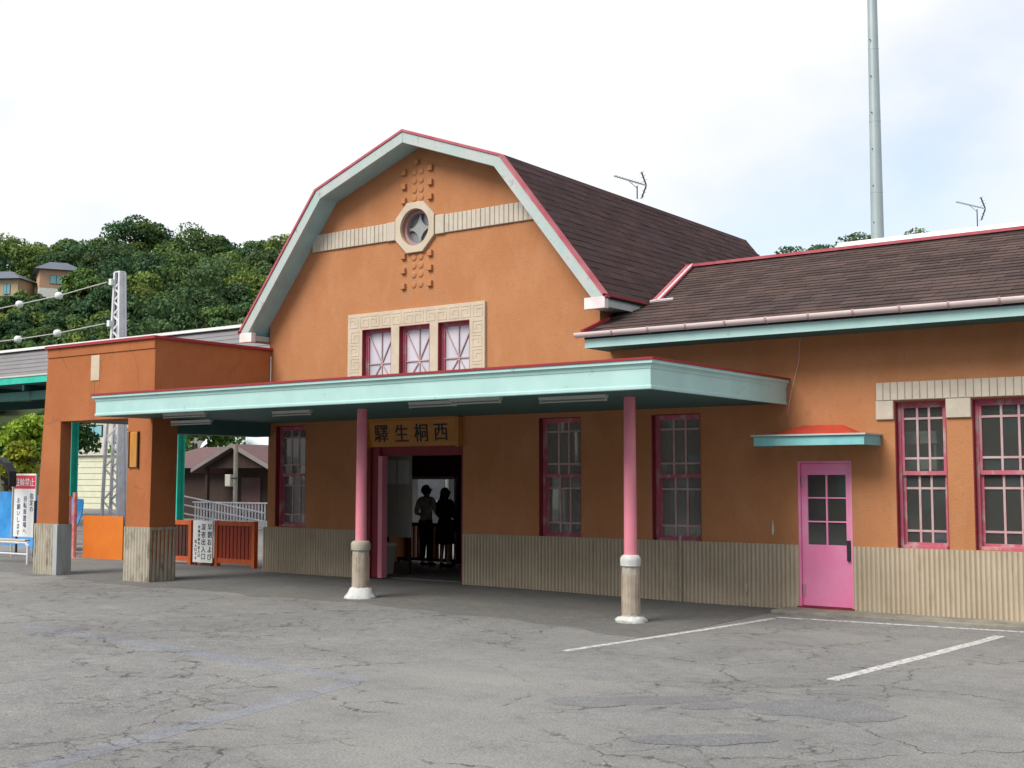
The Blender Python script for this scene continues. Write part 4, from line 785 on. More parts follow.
def person(base, H, head_turn, label, female, hands):
    bx_, by_, bz_ = base; R_ = thing('person', base, label, 'person'); s = H / 1.70
    def w(x, y, z): return Vector((bx_ + x * s, by_ + y * s, bz_ + z * s))
    P = {'pelvis': (w(0, 0, .93), (.15 * s, .105 * s)), 'waist': (w(0, 0, 1.08), (.13 * s, .095 * s)), 'chest': (w(0, .01, 1.27), (.155 * s, .11 * s)), 'collar': (w(0, 0, 1.41), (.10 * s, .07 * s)), 'neck': (w(0, .01, 1.47), .05 * s), 'skull0': (w(0, .02, 1.55), (.072 * s, .085 * s)), 'skull1': (w(0, .02, 1.62), (.078 * s, .095 * s)), 'skull2': (w(0, .015, 1.675), (.05 * s, .06 * s)),
         'nose': (w(0, .125, 1.575), .012 * s)}
    E = [('pelvis', 'waist'), ('waist', 'chest'), ('chest', 'collar'), ('collar', 'neck'), ('neck', 'skull0'), ('skull0', 'skull1'), ('skull1', 'skull2'), ('skull0', 'nose')]
    for sd, n_ in ((-1, 'l'), (1, 'r')):
        ha = hands[n_]; sh = w(sd * .175, 0, 1.385); el = w(*ha[0]); wr_ = w(*ha[1]); d = (wr_ - el).normalized()
        P['ear' + n_] = (w(sd * .088, .02, 1.585), .012 * s); E.append(('skull0', 'ear' + n_))
        P['sh' + n_] = (sh, .055 * s); P['el' + n_] = (el, .04 * s); P['wr' + n_] = (wr_, .027 * s); palm = wr_ + d * .065 * s; P['pa' + n_] = (palm, (.036 * s, .017 * s))
        E += [('collar', 'sh' + n_), ('sh' + n_, 'el' + n_), ('el' + n_, 'wr' + n_), ('wr' + n_, 'pa' + n_)]
        side = d.cross(Vector((0, 0, 1))).normalized()
        for f, (off, ln) in enumerate(((-.027, .060), (-.009, .072), (.009, .068), (.026, .052))):
            a_ = palm + d * .03 * s + side * off * s; b2 = a_ + d * ln * .55 * s + Vector((0, 0, -.008)) * s; c_ = b2 + d * ln * .35 * s + Vector((0, 0, -.03)) * s
            P[f'f{f}a' + n_] = (a_, .0085 * s); P[f'f{f}b' + n_] = (b2, .0078 * s); P[f'f{f}c' + n_] = (c_, .0065 * s); E += [('pa' + n_, f'f{f}a' + n_), (f'f{f}a' + n_, f'f{f}b' + n_), (f'f{f}b' + n_, f'f{f}c' + n_)]
        t0 = wr_ + d * .03 * s + side * (-sd) * .03 * s; t1 = t0 + d * .04 * s + side * (-sd) * .018 * s
        P['ta' + n_] = (t0, .011 * s); P['tb' + n_] = (t1, .0085 * s); E += [('wr' + n_, 'ta' + n_), ('ta' + n_, 'tb' + n_)]
        hx = sd * .09
        P['hip' + n_] = (w(hx, 0, .87), .085 * s); P['kn' + n_] = (w(hx * 1.05, .02, .48), .056 * s); P['an' + n_] = (w(hx * 1.05, -.02, .085), .036 * s); P['toe' + n_] = (w(hx * 1.25, .13, .035), (.04 * s, .028 * s))
        E += [('pelvis', 'hip' + n_), ('hip' + n_, 'kn' + n_), ('kn' + n_, 'an' + n_), ('an' + n_, 'toe' + n_)]
    body = skin_mesh('body', P, E, 'skin', R_, 2)
    for sd in (-1, 1): MB().lathe((bx_ + sd * .033 * s, by_ + .098 * s, bz_ + 1.607 * s), [(0.0, -.010), (.010, -.005), (.011, 0), (.010, .005), (0.0, .010)], 8).build('eye', 'ink', R_)
    MB().bar(w(-.022, .108, 1.527), w(.022, .108, 1.527), .008, .008).build('mouth', 'dark_red', R_)
    def grow(keys, extra, add=None):
        Q = {}
        for k in keys:
            c, r = P[k]; Q[k] = (c, tuple(x + extra * s for x in r) if isinstance(r, tuple) else r + extra * s)
        if add: Q.update(add)
        return Q
    for n_ in 'lr':     # part-way sleeve point
        P['mid' + n_] = (P['el' + n_][0].lerp(P['wr' + n_][0], .25 if not female else .8), .034 * s)
    top_keys = ['waist', 'pelvis', 'chest', 'collar'] + [k + n_ for n_ in 'lr' for k in ('sh', 'el', 'mid')]
    Q = grow(top_keys, .018); Et = [('pelvis', 'waist'), ('waist', 'chest'), ('chest', 'collar')] + [e for n_ in 'lr' for e in (('collar', 'sh' + n_), ('sh' + n_, 'el' + n_), ('el' + n_, 'mid' + n_))]
    skin_mesh('shirt' if not female else 'cardigan', Q, Et, 'cloth_black' if female else 'shirt_grey', R_, 2)
    if female:
        MB().lathe((bx_, by_, bz_), [(.135 * s, 1.06 * s), (.165 * s, .95 * s), (.195 * s, .78 * s), (.225 * s, .50 * s), (.215 * s, .50 * s), (.12 * s, .9 * s)], 22).build('skirt', 'cloth_black', R_, smooth=True)
    else:
        Q = grow(['pelvis'] + [k + n_ for n_ in 'lr' for k in ('hip', 'kn', 'an')], .022); Q['pelvis'] = (P['pelvis'][0] + Vector((0, 0, -.02)), (.172 * s, .128 * s)); Q['belt'] = (w(0, 0, 1.03), (.155 * s, .118 * s))
        for n_ in 'lr': Q['an' + n_] = (P['an' + n_][0], .062 * s)
        skin_mesh('trousers', Q, [('pelvis', 'belt')] + [e for n_ in 'lr' for e in (('pelvis', 'hip' + n_), ('hip' + n_, 'kn' + n_), ('kn' + n_, 'an' + n_))], 'cloth_black', R_, 2)
    for n_ in 'lr':
        a_, t_ = P['an' + n_][0], P['toe' + n_][0]; d = (t_ - a_); d.z = 0; heel = a_ - d.normalized() * .05 * s
        skin_mesh('shoe', {'h': (Vector((heel.x, heel.y, bz_ + .034 * s)), (.04 * s, .034 * s)), 'm': (Vector((a_.x, a_.y, bz_ + .045 * s)), (.045 * s, .045 * s)), 't': (Vector((t_.x, t_.y, bz_ + .028 * s)), (.048 * s, .028 * s)), 'e': (Vector((t_.x, t_.y, bz_ + .024 * s)) + d.normalized() * .05 * s, (.035 * s, .024 * s))}, [('h', 'm'), ('m', 't'), ('t', 'e')], 'black', R_, 2)
    hm = MB(); n_ = 20; pf = []
    for k in range(11):          # cap of hair: closed ellipsoid that leaves the face (+Y) free
        a = -0.55 + (math.pi / 2 + .55) * k / 10; pf.append((math.cos(a), math.sin(a)))
    hm.lathe((0, 0, 0), [(0.35, -0.80), (0.66, -0.72)] + pf[:-1] + [(0.02, 1.0)], n_)
    hm.v = [(bx_ + x * .100 * s * (1 + .06 * math.sin(7 * y + 5 * z)), by_ + (y * .112 - .012 - (.0 if y < .5 else .03 * (1 - z))) * s, bz_ + (1.60 + z * .118) * s) for x, y, z in hm.v]
    hr = hm.build('hair', 'hair', R_, smooth=True)
    if female:
        lm_ = MB(); prf = [(1.62, .085, .06, -.03), (1.54, .10, .07, -.04), (1.45, .115, .065, -.06), (1.34, .12, .06, -.085), (1.22, .10, .045, -.10), (1.14, .05, .02, -.10)]; vs = []
        for zz, rx, ry, oy in prf: vs += [(bx_ + rx * s * math.cos(2 * math.pi * k / 16), by_ + (oy + ry * math.sin(2 * math.pi * k / 16)) * s, bz_ + zz * s) for k in range(16)]
        fs = [(i * 16 + k, i * 16 + (k + 1) % 16, (i + 1) * 16 + (k + 1) % 16, (i + 1) * 16 + k) for i in range(5) for k in range(16)] + [tuple(range(16)), tuple(range(80, 96))]
        lm_.add(vs, fs).build('long_hair', 'hair', R_, smooth=True)
    return R_
person((-16.46, 19.42, .085), 1.63, 0, 'person in grey shirt and black trousers standing at the ticket gate', False, {'l': ((-.30, .02, 1.12), (-.24, .25, 1.02)), 'r': ((.28, .02, 1.12), (.22, .24, 1.03))})
person((-15.86, 19.30, .085), 1.58, 0, 'person with long dark hair in black clothes beside the ticket gate', True, {'l': ((-.24, .06, 1.10), (-.17, .26, 1.04)), 'r': ((.24, -.02, 1.10), (.19, .20, 1.02))})
hb = thing('shoulder_bag', (-15.60, 19.22, .78), 'black shoulder bag at the right hip of the long haired person', 'bag')
MB().hexa([(-15.63, 19.12, .80), (-15.53, 19.12, .80), (-15.53, 19.40, .80), (-15.63, 19.40, .80)], [(-15.62, 19.14, 1.04), (-15.55, 19.14, 1.04), (-15.55, 19.38, 1.04), (-15.62, 19.38, 1.04)]).build('bag_body', 'black', hb, bevel=.015)
MB().tube([(-15.59, 19.16, 1.03), (-15.66, 19.22, 1.25), (-15.74, 19.29, 1.372), (-15.66, 19.35, 1.25), (-15.59, 19.36, 1.03)], .011, 6).build('strap', 'black', hb)

# ------------------------------------------------------------------ wooden gates between portal and station
GY = 16.95
def gate(x0, x1, z1, npk, frame, picket, label):
    g0 = float(gz((x0 + x1) / 2, GY)) + .02; g = thing('wooden_gate', ((x0 + x1) / 2, GY, g0), label, 'gate', 'wooden gates beside the station'); t = .085
    for x in (x0, x1 - t): MB().box(x, x + t, GY - .05, GY + .05, g0 - .02, z1).build('post', frame, g, bevel=.004)
    MB().box(x0 + t, x1 - t, GY - .035, GY + .035, z1 - .10, z1 - .01).build('rail', frame, g); MB().box(x0 + t, x1 - t, GY - .035, GY + .035, g0 + .05, g0 + .15).build('rail', frame, g)
    for i in range(npk):
        x = x0 + t + .01 + (x1 - x0 - 2 * t - .02) * (i + .5) / npk; pw = (x1 - x0 - 2 * t) / npk * .36
        MB().box(x - pw, x + pw, GY - .018, GY + .018, g0 + .151, z1 - .101).build('picket', picket, g)
gate(-20.00, -18.80, 1.0, 9, 'fence_orange', 'fence_red', 'orange brown wooden picket gate next to the station wall')
gate(-21.60, -20.74, .99, 6, 'fence_orange', 'fence_dark', 'dark wooden picket gate behind the portal pillar')
MB().box(-20.74, -20.00, GY + .06, GY + .10, .08, .22).build('gate_stop', 'fence_orange', origin=(-20.5, GY, .08))
tag(bpy.data.objects['gate_stop'], 'low orange wooden rail under the white vertical notice', 'rail')
gs = thing('notice_sign', (-20.31, GY - .08, .12), 'white vertical notice with dark characters between the wooden gates', 'sign')
MB().box(-20.610, -20.000, GY - .10, GY - .075, .13, .99).build('panel', 'sign_white', gs, bevel=.004)
for x in (-20.550, -20.060): MB().box(x - .02, x + .02, GY - .073, GY - .04, .04, .95).build('leg', 'fence_dark', gs)
def vertical_text(txt, x, ztop, size, y, m_, parent, step=1.05):
    z = ztop - size / 2
    for ch in txt:
        me = text_mesh(ch, size, .002); me.materials.append(M[m_]); place('character', me, (x, y, z), parent); z -= size * step
vertical_text('早朝および', -20.085, .93, .145, GY - .104, 'ink_green', gs, 1.04)
vertical_text('深夜出入口', -20.280, .93, .145, GY - .104, 'ink_green', gs, 1.04)
vertical_text('早朝深夜の出入口', -20.420, .89, .072, GY - .104, 'ink_green', gs, 1.15)
vertical_text('出入口です', -20.520, .60, .075, GY - .104, 'ink_green', gs, 1.15)

# ------------------------------------------------------------------ left side: shelter, sign, bench, pipes, board
bs = thing('cycle_shelter', (-26.6, 16.1, 0), 'dark curved bicycle shelter roof on a pale bent pipe at the left edge', 'shelter')
sy0, sy1 = 16.02, 16.20
rp_ = [(-29.10, 2.10), (-27.70, 2.30), (-26.90, 2.38), (-26.55, 2.34), (-26.28, 2.22), (-26.10, 2.02), (-26.05, 1.74)]
MB().prism_y([rp_ + [(a_ - .05, b2 - .07) for a_, b2 in rp_[::-1]]], sy0, sy1).build('roof', 'black', bs)
MB().tube([(-26.40, 15.94, float(gz(-26, 16))), (-26.40, 15.94, 1.7), (-26.43, 15.94, 1.95), (-26.56, 15.94, 2.12), (-26.8, 15.94, 2.2)], .055, 10).build('pipe_post', 'white_steel', bs, smooth=True)
MB().tube([(-26.20, 16.2, .0), (-26.20, 16.2, 2.1)], .022, 8).build('thin_post', 'pale_wall', bs, smooth=True)
rl = thing('pipe_rail', (-24.2, 15.0, 0), 'low white bent pipe rail beside the left portal pillar', 'rail')
ry = 15.05
MB().tube([(-23.72, ry, .03), (-23.72, ry, .44), (-23.80, ry, .50), (-25.4, ry, .50), (-25.48, ry, .44), (-25.48, ry, .03)], .032, 8).build('hoop', 'white_steel', rl, smooth=True)
MB().tube([(-23.74, ry, .26), (-25.46, ry, .26)], .02, 8).build('cross_bar', 'white_steel', rl)
MB().box(-25.40, -23.80, ry - .03, ry + .10, .535, .57).build('seat_board', 'pale_wall', rl)
bsn = thing('parking_sign', (-26.4, 16.6, 0), 'white sign with red header and blue characters behind the left pillar', 'sign')
ky = 16.6; kx0, kx1 = -26.79, -25.93
MB().box(kx0, kx1, ky, ky + .03, .50, 1.97).build('panel', 'sign_white', bsn); MB().box(kx0 + .01, kx1 - .01, ky - .004, ky - .001, 1.62, 1.93).build('header', 'sign_red', bsn)
for x in (kx0 + .06, kx1 - .06): MB().box(x - .02, x + .02, ky + .031, ky + .07, .03, 1.9).build('leg', 'dark_metal', bsn)
kw = (kx1 - kx0 - .06) / 4
for i, ch in enumerate('駐輪禁止'):
    me = text_mesh(ch, .20, .001); me.materials.append(M['sign_white']); place('character', me, (kx0 + .03 + kw * (i + .5), ky - .007, 1.775), bsn)
vertical_text('指定の', kx1 - .14, 1.52, .145, ky - .003, 'ink_blue', bsn, 1.04); vertical_text('自転車置場へ', kx1 - .40, 1.46, .145, ky - .003, 'ink_blue', bsn, 1.04); vertical_text('お願いします', kx1 - .66, 1.42, .145, ky - .003, 'ink_blue', bsn, 1.04)
tag(MB().tube([(-25.52, 16.35, .03), (-25.52, 16.35, 1.35)], .035, 8).build('bollard_post', 'dark_metal', origin=(-25.52, 16.35, 0)), 'thin dark post in front of the white parking sign', 'post')
ob_ = thing('orange_board', (-24.2, 17.0, .03), 'bright orange plywood board standing between the portal pillars', 'board')
MB().box(-24.55, -23.1, 16.95, 16.98, .05, 1.02).build('panel', 'orange_board', ob_)
for x in (-24.45, -23.2): MB().box(x - .03, x + .03, 16.981, 17.04, .03, .95).build('post', 'dark_wood', ob_); MB().bar((x, 17.03, .8), (x, 17.4, .05), .04, .04).build('strut', 'dark_wood', ob_)
pb = thing('pipe_barrier', (-24.9, 16.6, .03), 'red and white pipe barricade left of the orange board', 'barrier')
for (x, y, h_) in ((-24.90, 16.82, 1.46), (-24.70, 16.82, 1.54)): MB().tube([(x, y, .03), (x, y, h_)], .052 if x > -24.8 else .036, 8).build('upright', 'pipe_red', pb)
for z in (1.05, .62, .20): MB().tube([(-25.9, 16.85, z), (-24.6, 16.85, z)], .016, 6).build('cross_pipe', 'pipe_red', pb)
MB().box(-25.3, -24.5, 16.7, 17.0, .03, .07).build('base', 'pipe_red', pb)
def tarp(x0, x1, y, z1, label, seed):
    r2 = random.Random(seed); n_, m_ = 24, 14; vs = []; fs = []; ph = [r2.uniform(0, 6) for _ in range(4)]
    for j in range(m_ + 1):
        for i in range(n_ + 1):
            u, v = i / n_, j / m_; yy = y + .10 * math.sin(u * 9 + ph[0] + v * 2) * (1 - v * .4) + .05 * math.sin(u * 21 + ph[1] - v * 5) + .35 * (1 - v) ** 2 * (-1)
            vs.append((x0 + (x1 - x0) * u, yy, .03 + (z1 + .05 * math.sin(u * 7 + ph[2])) * v))
    for j in range(m_):
        for i in range(n_): a_ = j * (n_ + 1) + i; fs.append((a_, a_ + 1, a_ + n_ + 2, a_ + n_ + 1))
    n0 = len(vs); vs2 = [(a_, b2 + .02, c_) for a_, b2, c_ in vs]
    tag(MB().add(vs + vs2, fs + [tuple(q + n0 for q in f)[::-1] for f in fs]).build('blue_tarp', 'tarp_blue', origin=((x0 + x1) / 2, y, 0), smooth=True), label, 'tarp', 'blue tarps')
tarp(-28.9, -27.0, 18.6, 1.30, 'blue tarp draped behind the red white pipe barrier', 3); tarp(-33.5, -29.6, 19.4, 1.42, 'blue tarp behind the white sign at the left edge', 5)

# ------------------------------------------------------------------ platform shelters, mast, poles behind
ps = thing('platform_shelter', (-38, 25, 0), 'long grey platform roof with green steel frame left of the portal', 'platform shelter')
x0_, x1_ = -62, -19.0
rf = MB().hexa([(x0_, 24.0, 5.36), (x1_, 24.0, 5.36), (x1_, 26.0, 6.52), (x0_, 26.0, 6.52)], [(x0_, 24.0, 5.41), (x1_, 24.0, 5.41), (x1_, 26.0, 6.57), (x0_, 26.0, 6.57)])
rf.hexa([(x0_, 26.0, 6.52), (x1_, 26.0, 6.52), (x1_, 28.0, 5.36), (x0_, 28.0, 5.36)], [(x0_, 26.0, 6.57), (x1_, 26.0, 6.57), (x1_, 28.0, 5.41), (x0_, 28.0, 5.41)])
rf = rf.build('roof', 'grey_roof', ps)
seam = MB()
for k in range(6): 
    y = 24.2 + k * .33; seam.box(x0_, x1_, y - .012, y + .012, 5.41 + (y - 24) * .58, 5.43 + (y - 24) * .58)
seam.build('roof_seams', 'grey_roof', rf)
MB().bar((x0_, 26.0, 6.60), (x1_, 26.0, 6.60), .5, .09).build('ridge_cap', 'white_paint', ps)
MB().box(x0_, x1_, 23.96, 24.0, 5.10, 5.36).build('fascia', 'green_steel', ps); MB().box(x0_, x1_, 23.93, 23.96, 5.33, 5.39).build('gutter', 'pale_wall', ps)
MB().box(x0_, x1_, 24.25, 24.45, 4.55, 4.85).box(x0_, x1_, 27.4, 27.6, 4.55, 4.85).build('long_beam', 'dark_green_steel', ps)
MB().box(x0_, x1_, 24.02, 27.9, 5.05, 5.10).build('soffit', 'dark_green_steel', ps)
for x in (-49, -43, -37.0, -31.4, -25.5):
    pst = MB().box(x - .14, x + .14, 24.90, 24.93, 0, 5.05).box(x - .14, x + .14, 25.15, 25.18, 0, 5.05).box(x - .02, x + .02, 24.93, 25.15, 0, 5.05).build('post', 'green_steel', ps)
    MB().bar((x, 25.04, 3.9), (x + 1.2, 25.04, 5.0), .1, .1, up=(0, 1, 0)).bar((x, 25.04, 3.9), (x - 1.2, 25.04, 5.0), .1, .1, up=(0, 1, 0)).build('knee_brace', 'dark_green_steel', pst)
for x in np.arange(-60, -20, 2.4): MB().box(x - .06, x + .06, 24.0, 28.0, 4.86, 5.048).build('cross_beam', 'dark_green_steel', ps)
ps2 = thing('rear_platform_roof', (-5, 28, 0), 'white ridge of a platform roof showing behind the brown wing roof', 'platform shelter')
MB().hexa([(-10.9, 27.6, 7.18), (4, 27.6, 7.18), (4, 28.4, 7.18), (-10.9, 28.4, 7.18)], [(-10.9, 27.85, 7.42), (4, 27.85, 7.42), (4, 28.15, 7.42), (-10.9, 28.15, 7.42)]).build('ridge_cap', 'white_paint', ps2)
MB().hexa([(-10.8, 25.6, 5.9), (4, 25.6, 5.9), (4, 28.0, 7.15), (-10.8, 28.0, 7.15)], [(-10.8, 25.6, 5.96), (4, 25.6, 5.96), (4, 28.0, 7.21), (-10.8, 28.0, 7.21)]).build('roof', 'grey_roof', ps2)
MB().hexa([(-10.8, 28.0, 7.15), (4, 28.0, 7.15), (4, 30.4, 5.9), (-10.8, 30.4, 5.9)], [(-10.8, 28.0, 7.21), (4, 28.0, 7.21), (4, 30.4, 5.96), (-10.8, 30.4, 5.96)]).build('roof', 'grey_roof', ps2)
for x in (-9.5, -3.5, 2.5): MB().box(x - .1, x + .1, 27.9, 28.1, 0, 7.14).build('post', 'green_steel', ps2)
# lattice mast
lm = thing('lattice_mast', (-41.8, 30, 0), 'white tapered steel lattice catenary mast behind the portal', 'mast')
mx_, my_ = -41.75, 30.2; zt = 10.1; wid = lambda z: .20 - (.20 - .11) * z / zt; wx = lambda z: .52 - (.52 - .15) * z / zt
for sx in (-1, 1):
    for sy_ in (-1, 1): MB().bar((mx_ + sx * wx(0), my_ + sy_ * wid(0), 0), (mx_ + sx * wx(zt), my_ + sy_ * wid(zt), zt), .10, .10).build('leg', 'white_steel', lm)
MB().hexa([(mx_ + wx(0) - .02, my_ - wid(0), 0), (mx_ + wx(0) + .02, my_ - wid(0), 0), (mx_ + wx(0) + .02, my_ + wid(0), 0), (mx_ + wx(0) - .02, my_ + wid(0), 0)], [(mx_ + wx(zt) - .02, my_ - wid(zt), zt), (mx_ + wx(zt) + .02, my_ - wid(zt), zt), (mx_ + wx(zt) + .02, my_ + wid(zt), zt), (mx_ + wx(zt) - .02, my_ + wid(zt), zt)]).build('web_plate', 'white_steel', lm)
z = .3; sg = 1; nb_ = 0
while z < zt - .6:
    z2 = z + 1.05 * wx(z) * 1.3
    for sy_ in (-1, 1): MB().bar((mx_ + sg * wx(z), my_ + sy_ * wid(z), z), (mx_ - sg * wx(z2), my_ + sy_ * wid(z2), min(z2, zt)), .07, .03, up=(0, 1, 0)).build('lacing_bar', 'white_steel', lm)
    z = z2; sg = -sg
MB().box(mx_ - .18, mx_ + .18, my_ - .14, my_ + .14, zt, zt + .05).build('cap_plate', 'white_steel', lm)
for z, x in ((9.72, mx_ - .22), (8.05, mx_ - .28)):
    MB().box(x - .08, x + .08, my_ - .3, my_ - .14, z - .12, z + .12).build('wire_bracket', 'insulator', lm)
for lab, P_, ins in (('upper overhead wire with two white insulators left of the mast', [(mx_ - .40, my_ - .3, 9.72), (-45.4, my_ - .3, 9.46), (-48.4, my_ - .3, 9.34), (-52, my_ - .3, 9.20), (-62, my_ - .3, 8.9)], [(-45.43, 9.46), (-48.31, 9.345)]),
        ('lower overhead wire with two white insulators left of the mast', [(mx_ - .46, my_ - .3, 8.05), (-45.4, my_ - .3, 7.89), (-48.4, my_ - .3, 7.83), (-52, my_ - .3, 7.83), (-62, my_ - .3, 7.9)], [(-45.46, 7.89), (-48.34, 7.83)])):
    ow = thing('overhead_wire', P_[0], lab, 'wire'); MB().tube(P_, .022, 6).build('strand', 'wire', ow)
    for x, z in ins: MB().lathe((0, 0, 0), [(.0, -.15), (.09, -.14), (.15, -.08), (.17, 0), (.15, .08), (.09, .14), (.0, .15)], 14).build('insulator', 'insulator', ow, smooth=True).location = Vector((x, my_ - .3, z)); 
    for c in ow.children:
        if c.name.startswith('insulator'): c.data.transform(Matrix.Translation(root_loc(ow))); c.location = c.location - root_loc(ow)
# tall steel pole
tp = thing('tall_pole', (-9.95, 28.9, 0), 'tall grey tubular steel pole rising behind the wing roof', 'pole')
px_, pyy = -10.31, 28.9
MB().lathe((px_, pyy, 0), [(.19, 0), (.155, 7.3), (.115, 13.5), (.09, 17)], 18).build('shaft', 'grey_steel', tp, smooth=True)
for z in (8.75, 10.5, 12.3): MB().lathe((px_, pyy, z), [(.158 - (z - 7.3) * .0064, -.02), (.158 - (z - 7.3) * .0064, .02)], 18).build('collar', 'grey_steel', tp)
for z in np.arange(8.0, 13.4, .9): MB().tube([(px_ - .02, pyy - .13, z), (px_ - .03, pyy - .17, z)], .012, 6).build('step_bolt', 'dark_metal', tp)
# television aerials
def aerial(base, h, label, boom=.65, ang=0.0, sc=1.0):
    a_ = thing('roof_aerial', base, label, 'aerial', 'television aerials'); x, y, z = base; top = z + h
    MB().tube([(x, y, z), (x, y, top)], .012, 6).build('mast', 'dark_metal', a_)
    d = Vector((math.cos(ang), math.sin(ang), -.22)); d.normalize(); c = Vector((x, y, top + .06)); p0 = c - d * boom * .75 * sc; p1 = c + d * boom * .3 * sc
    MB().bar(p0, p1, .022, .022).build('boom', 'grey_steel', a_); sd = Vector((-math.sin(ang), math.cos(ang), 0))
    for t in np.linspace(.05, .8, 9):
        q = p0.lerp(p1, t); MB().tube([q - sd * .085 * sc, q + sd * .085 * sc], .005, 5).build('director', 'grey_steel', a_)
    for sg in (1, -1):
        MB().bar(p1, p1 + Vector((-.10 * d.x, -.10 * d.y, sg * .26)) * sc, .028, .012, up=tuple(sd)).build('reflector', 'dark_metal', a_)
        for t in (.35, .65, .95):
            q = p1 + Vector((-.10 * d.x, -.10 * d.y, sg * .26)) * sc * t; MB().tube([q - sd * .12 * sc, q + sd * .12 * sc], .005, 5).build('reflector_rod', 'grey_steel', a_)
    MB().tube([(x, y, top - .05), tuple(c - d * boom * .3 * sc)], .008, 5).build('brace', 'grey_steel', a_)
aerial((-12.05, 20.5, 7.28), .26, 'small aerial on the gambrel roof edge', ang=.9)
aerial((-7.72, 28.0, 7.42), .42, 'small aerial on a thin mast behind the right wing roof', ang=.7)

# ------------------------------------------------------------------ houses and yard behind the gates
ch_ = thing('siding_building', (-64, 46, 0), 'cream building with horizontal siding behind the lattice mast', 'building')
MB().box(-69, -58.5, 45.02, 50, 0, 3.25).build('wall', 'cream_siding', ch_)
for k in range(9): MB().hexa([(-69, 44.97, .05 + k * .355), (-58.5, 44.97, .05 + k * .355), (-58.5, 45.02, .05 + k * .355), (-69, 45.02, .05 + k * .355)], [(-69, 45.0, .39 + k * .355), (-58.5, 45.0, .39 + k * .355), (-58.5, 45.02, .39 + k * .355), (-69, 45.02, .39 + k * .355)]).build('siding_board', 'cream_siding', ch_)
MB().box(-69.2, -58.3, 44.8, 50.2, 3.252, 3.36).build('roof', 'pale_wall', ch_)
for x in (-61.6,):
    wn_ = MB().box(x, x + 1.0, 44.93, 44.968, .7, 2.2).build('window', 'dark_metal', ch_); MB().box(x + .08, x + .92, 44.92, 44.929, .78, 2.12).build('pane', 'pane_sky', wn_)
hw = thing('pale_house', (-80, 58, 0), 'pale beige house with small window above the cream siding', 'house')
MB().box(-88, -78.5, 58, 66, 0, 6.9).build('wall', 'pale_wall', hw); MB().hexa([(-88.6, 57.4, 6.9), (-78, 57.4, 6.9), (-78, 66.6, 6.9), (-88.6, 66.6, 6.9)], [(-87, 61.5, 8.6), (-79.5, 61.5, 8.6), (-79.5, 62.5, 8.6), (-87, 62.5, 8.6)]).build('roof', 'blue_tile', hw)
for x in (-86.5, -83.9): 
    f_ = MB().box(x, x + 2.1, 57.94, 57.999, 5.1, 6.0).build('window', 'dark_metal', hw); MB().box(x + .1, x + 1.0, 57.92, 57.939, 5.18, 5.92).box(x + 1.1, x + 2.0, 57.92, 57.939, 5.18, 5.92).build('pane', 'pane_sky', f_)
bh = thing('brown_house', (-42, 37, 0), 'old dark wooden house with brown hipped roof behind the gates', 'house')
MB().box(-48, -39.6, 36.4, 42, 0, 2.35).build('wall', 'dark_wood', bh)
MB().hexa([(-48.6, 35.7, 2.33), (-39.9, 35.7, 2.33), (-39.9, 42.6, 2.33), (-48.6, 42.6, 2.33)], [(-47, 38.8, 3.35), (-40.6, 38.8, 3.35), (-40.6, 39.4, 3.35), (-47, 39.4, 3.35)]).build('roof', 'brown_roof', bh)
MB().prism_y([[(-42.5, 2.25), (-39.95, 3.30), (-37.4, 2.25), (-37.4, 2.10), (-39.95, 3.12), (-42.5, 2.10)]], 34.6, 37.0).build('porch_roof', 'brown_roof', bh)
MB().prism_y([[(-42.5, 2.27), (-39.95, 3.33), (-37.4, 2.27), (-37.4, 2.12), (-39.95, 3.16), (-42.5, 2.12)]], 34.55, 34.6).build('bargeboard', 'house_trim', bh)
MB().prism_y([[(-42.0, 2.30), (-39.95, 3.10), (-37.9, 2.30)]], 34.9, 34.95).build('gable_panel', 'dark_wood', bh)
for x in (-41.9, -38.0): MB().box(x - .07, x + .07, 34.9, 35.04, 0, 2.3).build('post', 'dark_wood', bh)
MB().box(-41.3, -40.1, 36.34, 36.399, .4, 1.9).build('door', 'brown_roof', bh)
ul = thing('utility_post', (-37.4, 32.6, 0), 'grey utility post with a meter box in front of the brown house', 'post')
MB().tube([(-37.4, 32.6, 0), (-37.4, 32.6, 3.15)], .085, 10).build('shaft', 'kerb_concrete', ul); MB().cbox(-37.86, -37.55, 32.45, 32.62, 1.55, 2.02, .02).build('meter_box', 'pale_wall', ul); MB().box(-37.62, -37.2, 32.5, 32.54, 1.86, 1.90).build('bracket', 'dark_metal', ul)
rm = thing('ramp_railing', (-38, 30.5, 0), 'pale sloping pipe railing of the ramp behind the gates', 'railing')
for dz in (0, .33, .66):
    MB().tube([(-38.9, 30.5, 1.32 - dz), (-33.4, 30.5, .62 - dz * .9)], .03, 6).build('rail', 'white_steel', rm)
for x, z in ((-38.0, 1.2), (-36.2, .97), (-34.4, .74)): MB().box(x - .03, x + .03, 30.47, 30.53, 0, z).build('post', 'white_steel', rm)
br = thing('baluster_fence', (-36, 31.3, 0), 'grey baluster fence beyond the sloping ramp railing', 'fence')
for i in range(30): MB().box(-38.2 + i * .17, -38.16 + i * .17, 31.28, 31.32, .05, .93).build('baluster', 'white_steel', br)
MB().box(-38.3, -33.1, 31.26, 31.34, .932, .98).build('rail', 'white_steel', br)
tw = thing('pale_dome', (-52, 52, 0), 'pale blue grey arched greenhouse roof far behind the brown house', 'greenhouse')
MB().prism_x([(52 + 3.2 * math.cos(t), 1.6 + 3.6 * math.sin(t)) for t in np.linspace(0, math.pi, 14)], -60, -51.8).build('cover', 'pale_sheet', tw)
MB().box(-60, -51.8, 48.9, 55.1, 0, 1.6).build('base_wall', 'pale_wall', tw)
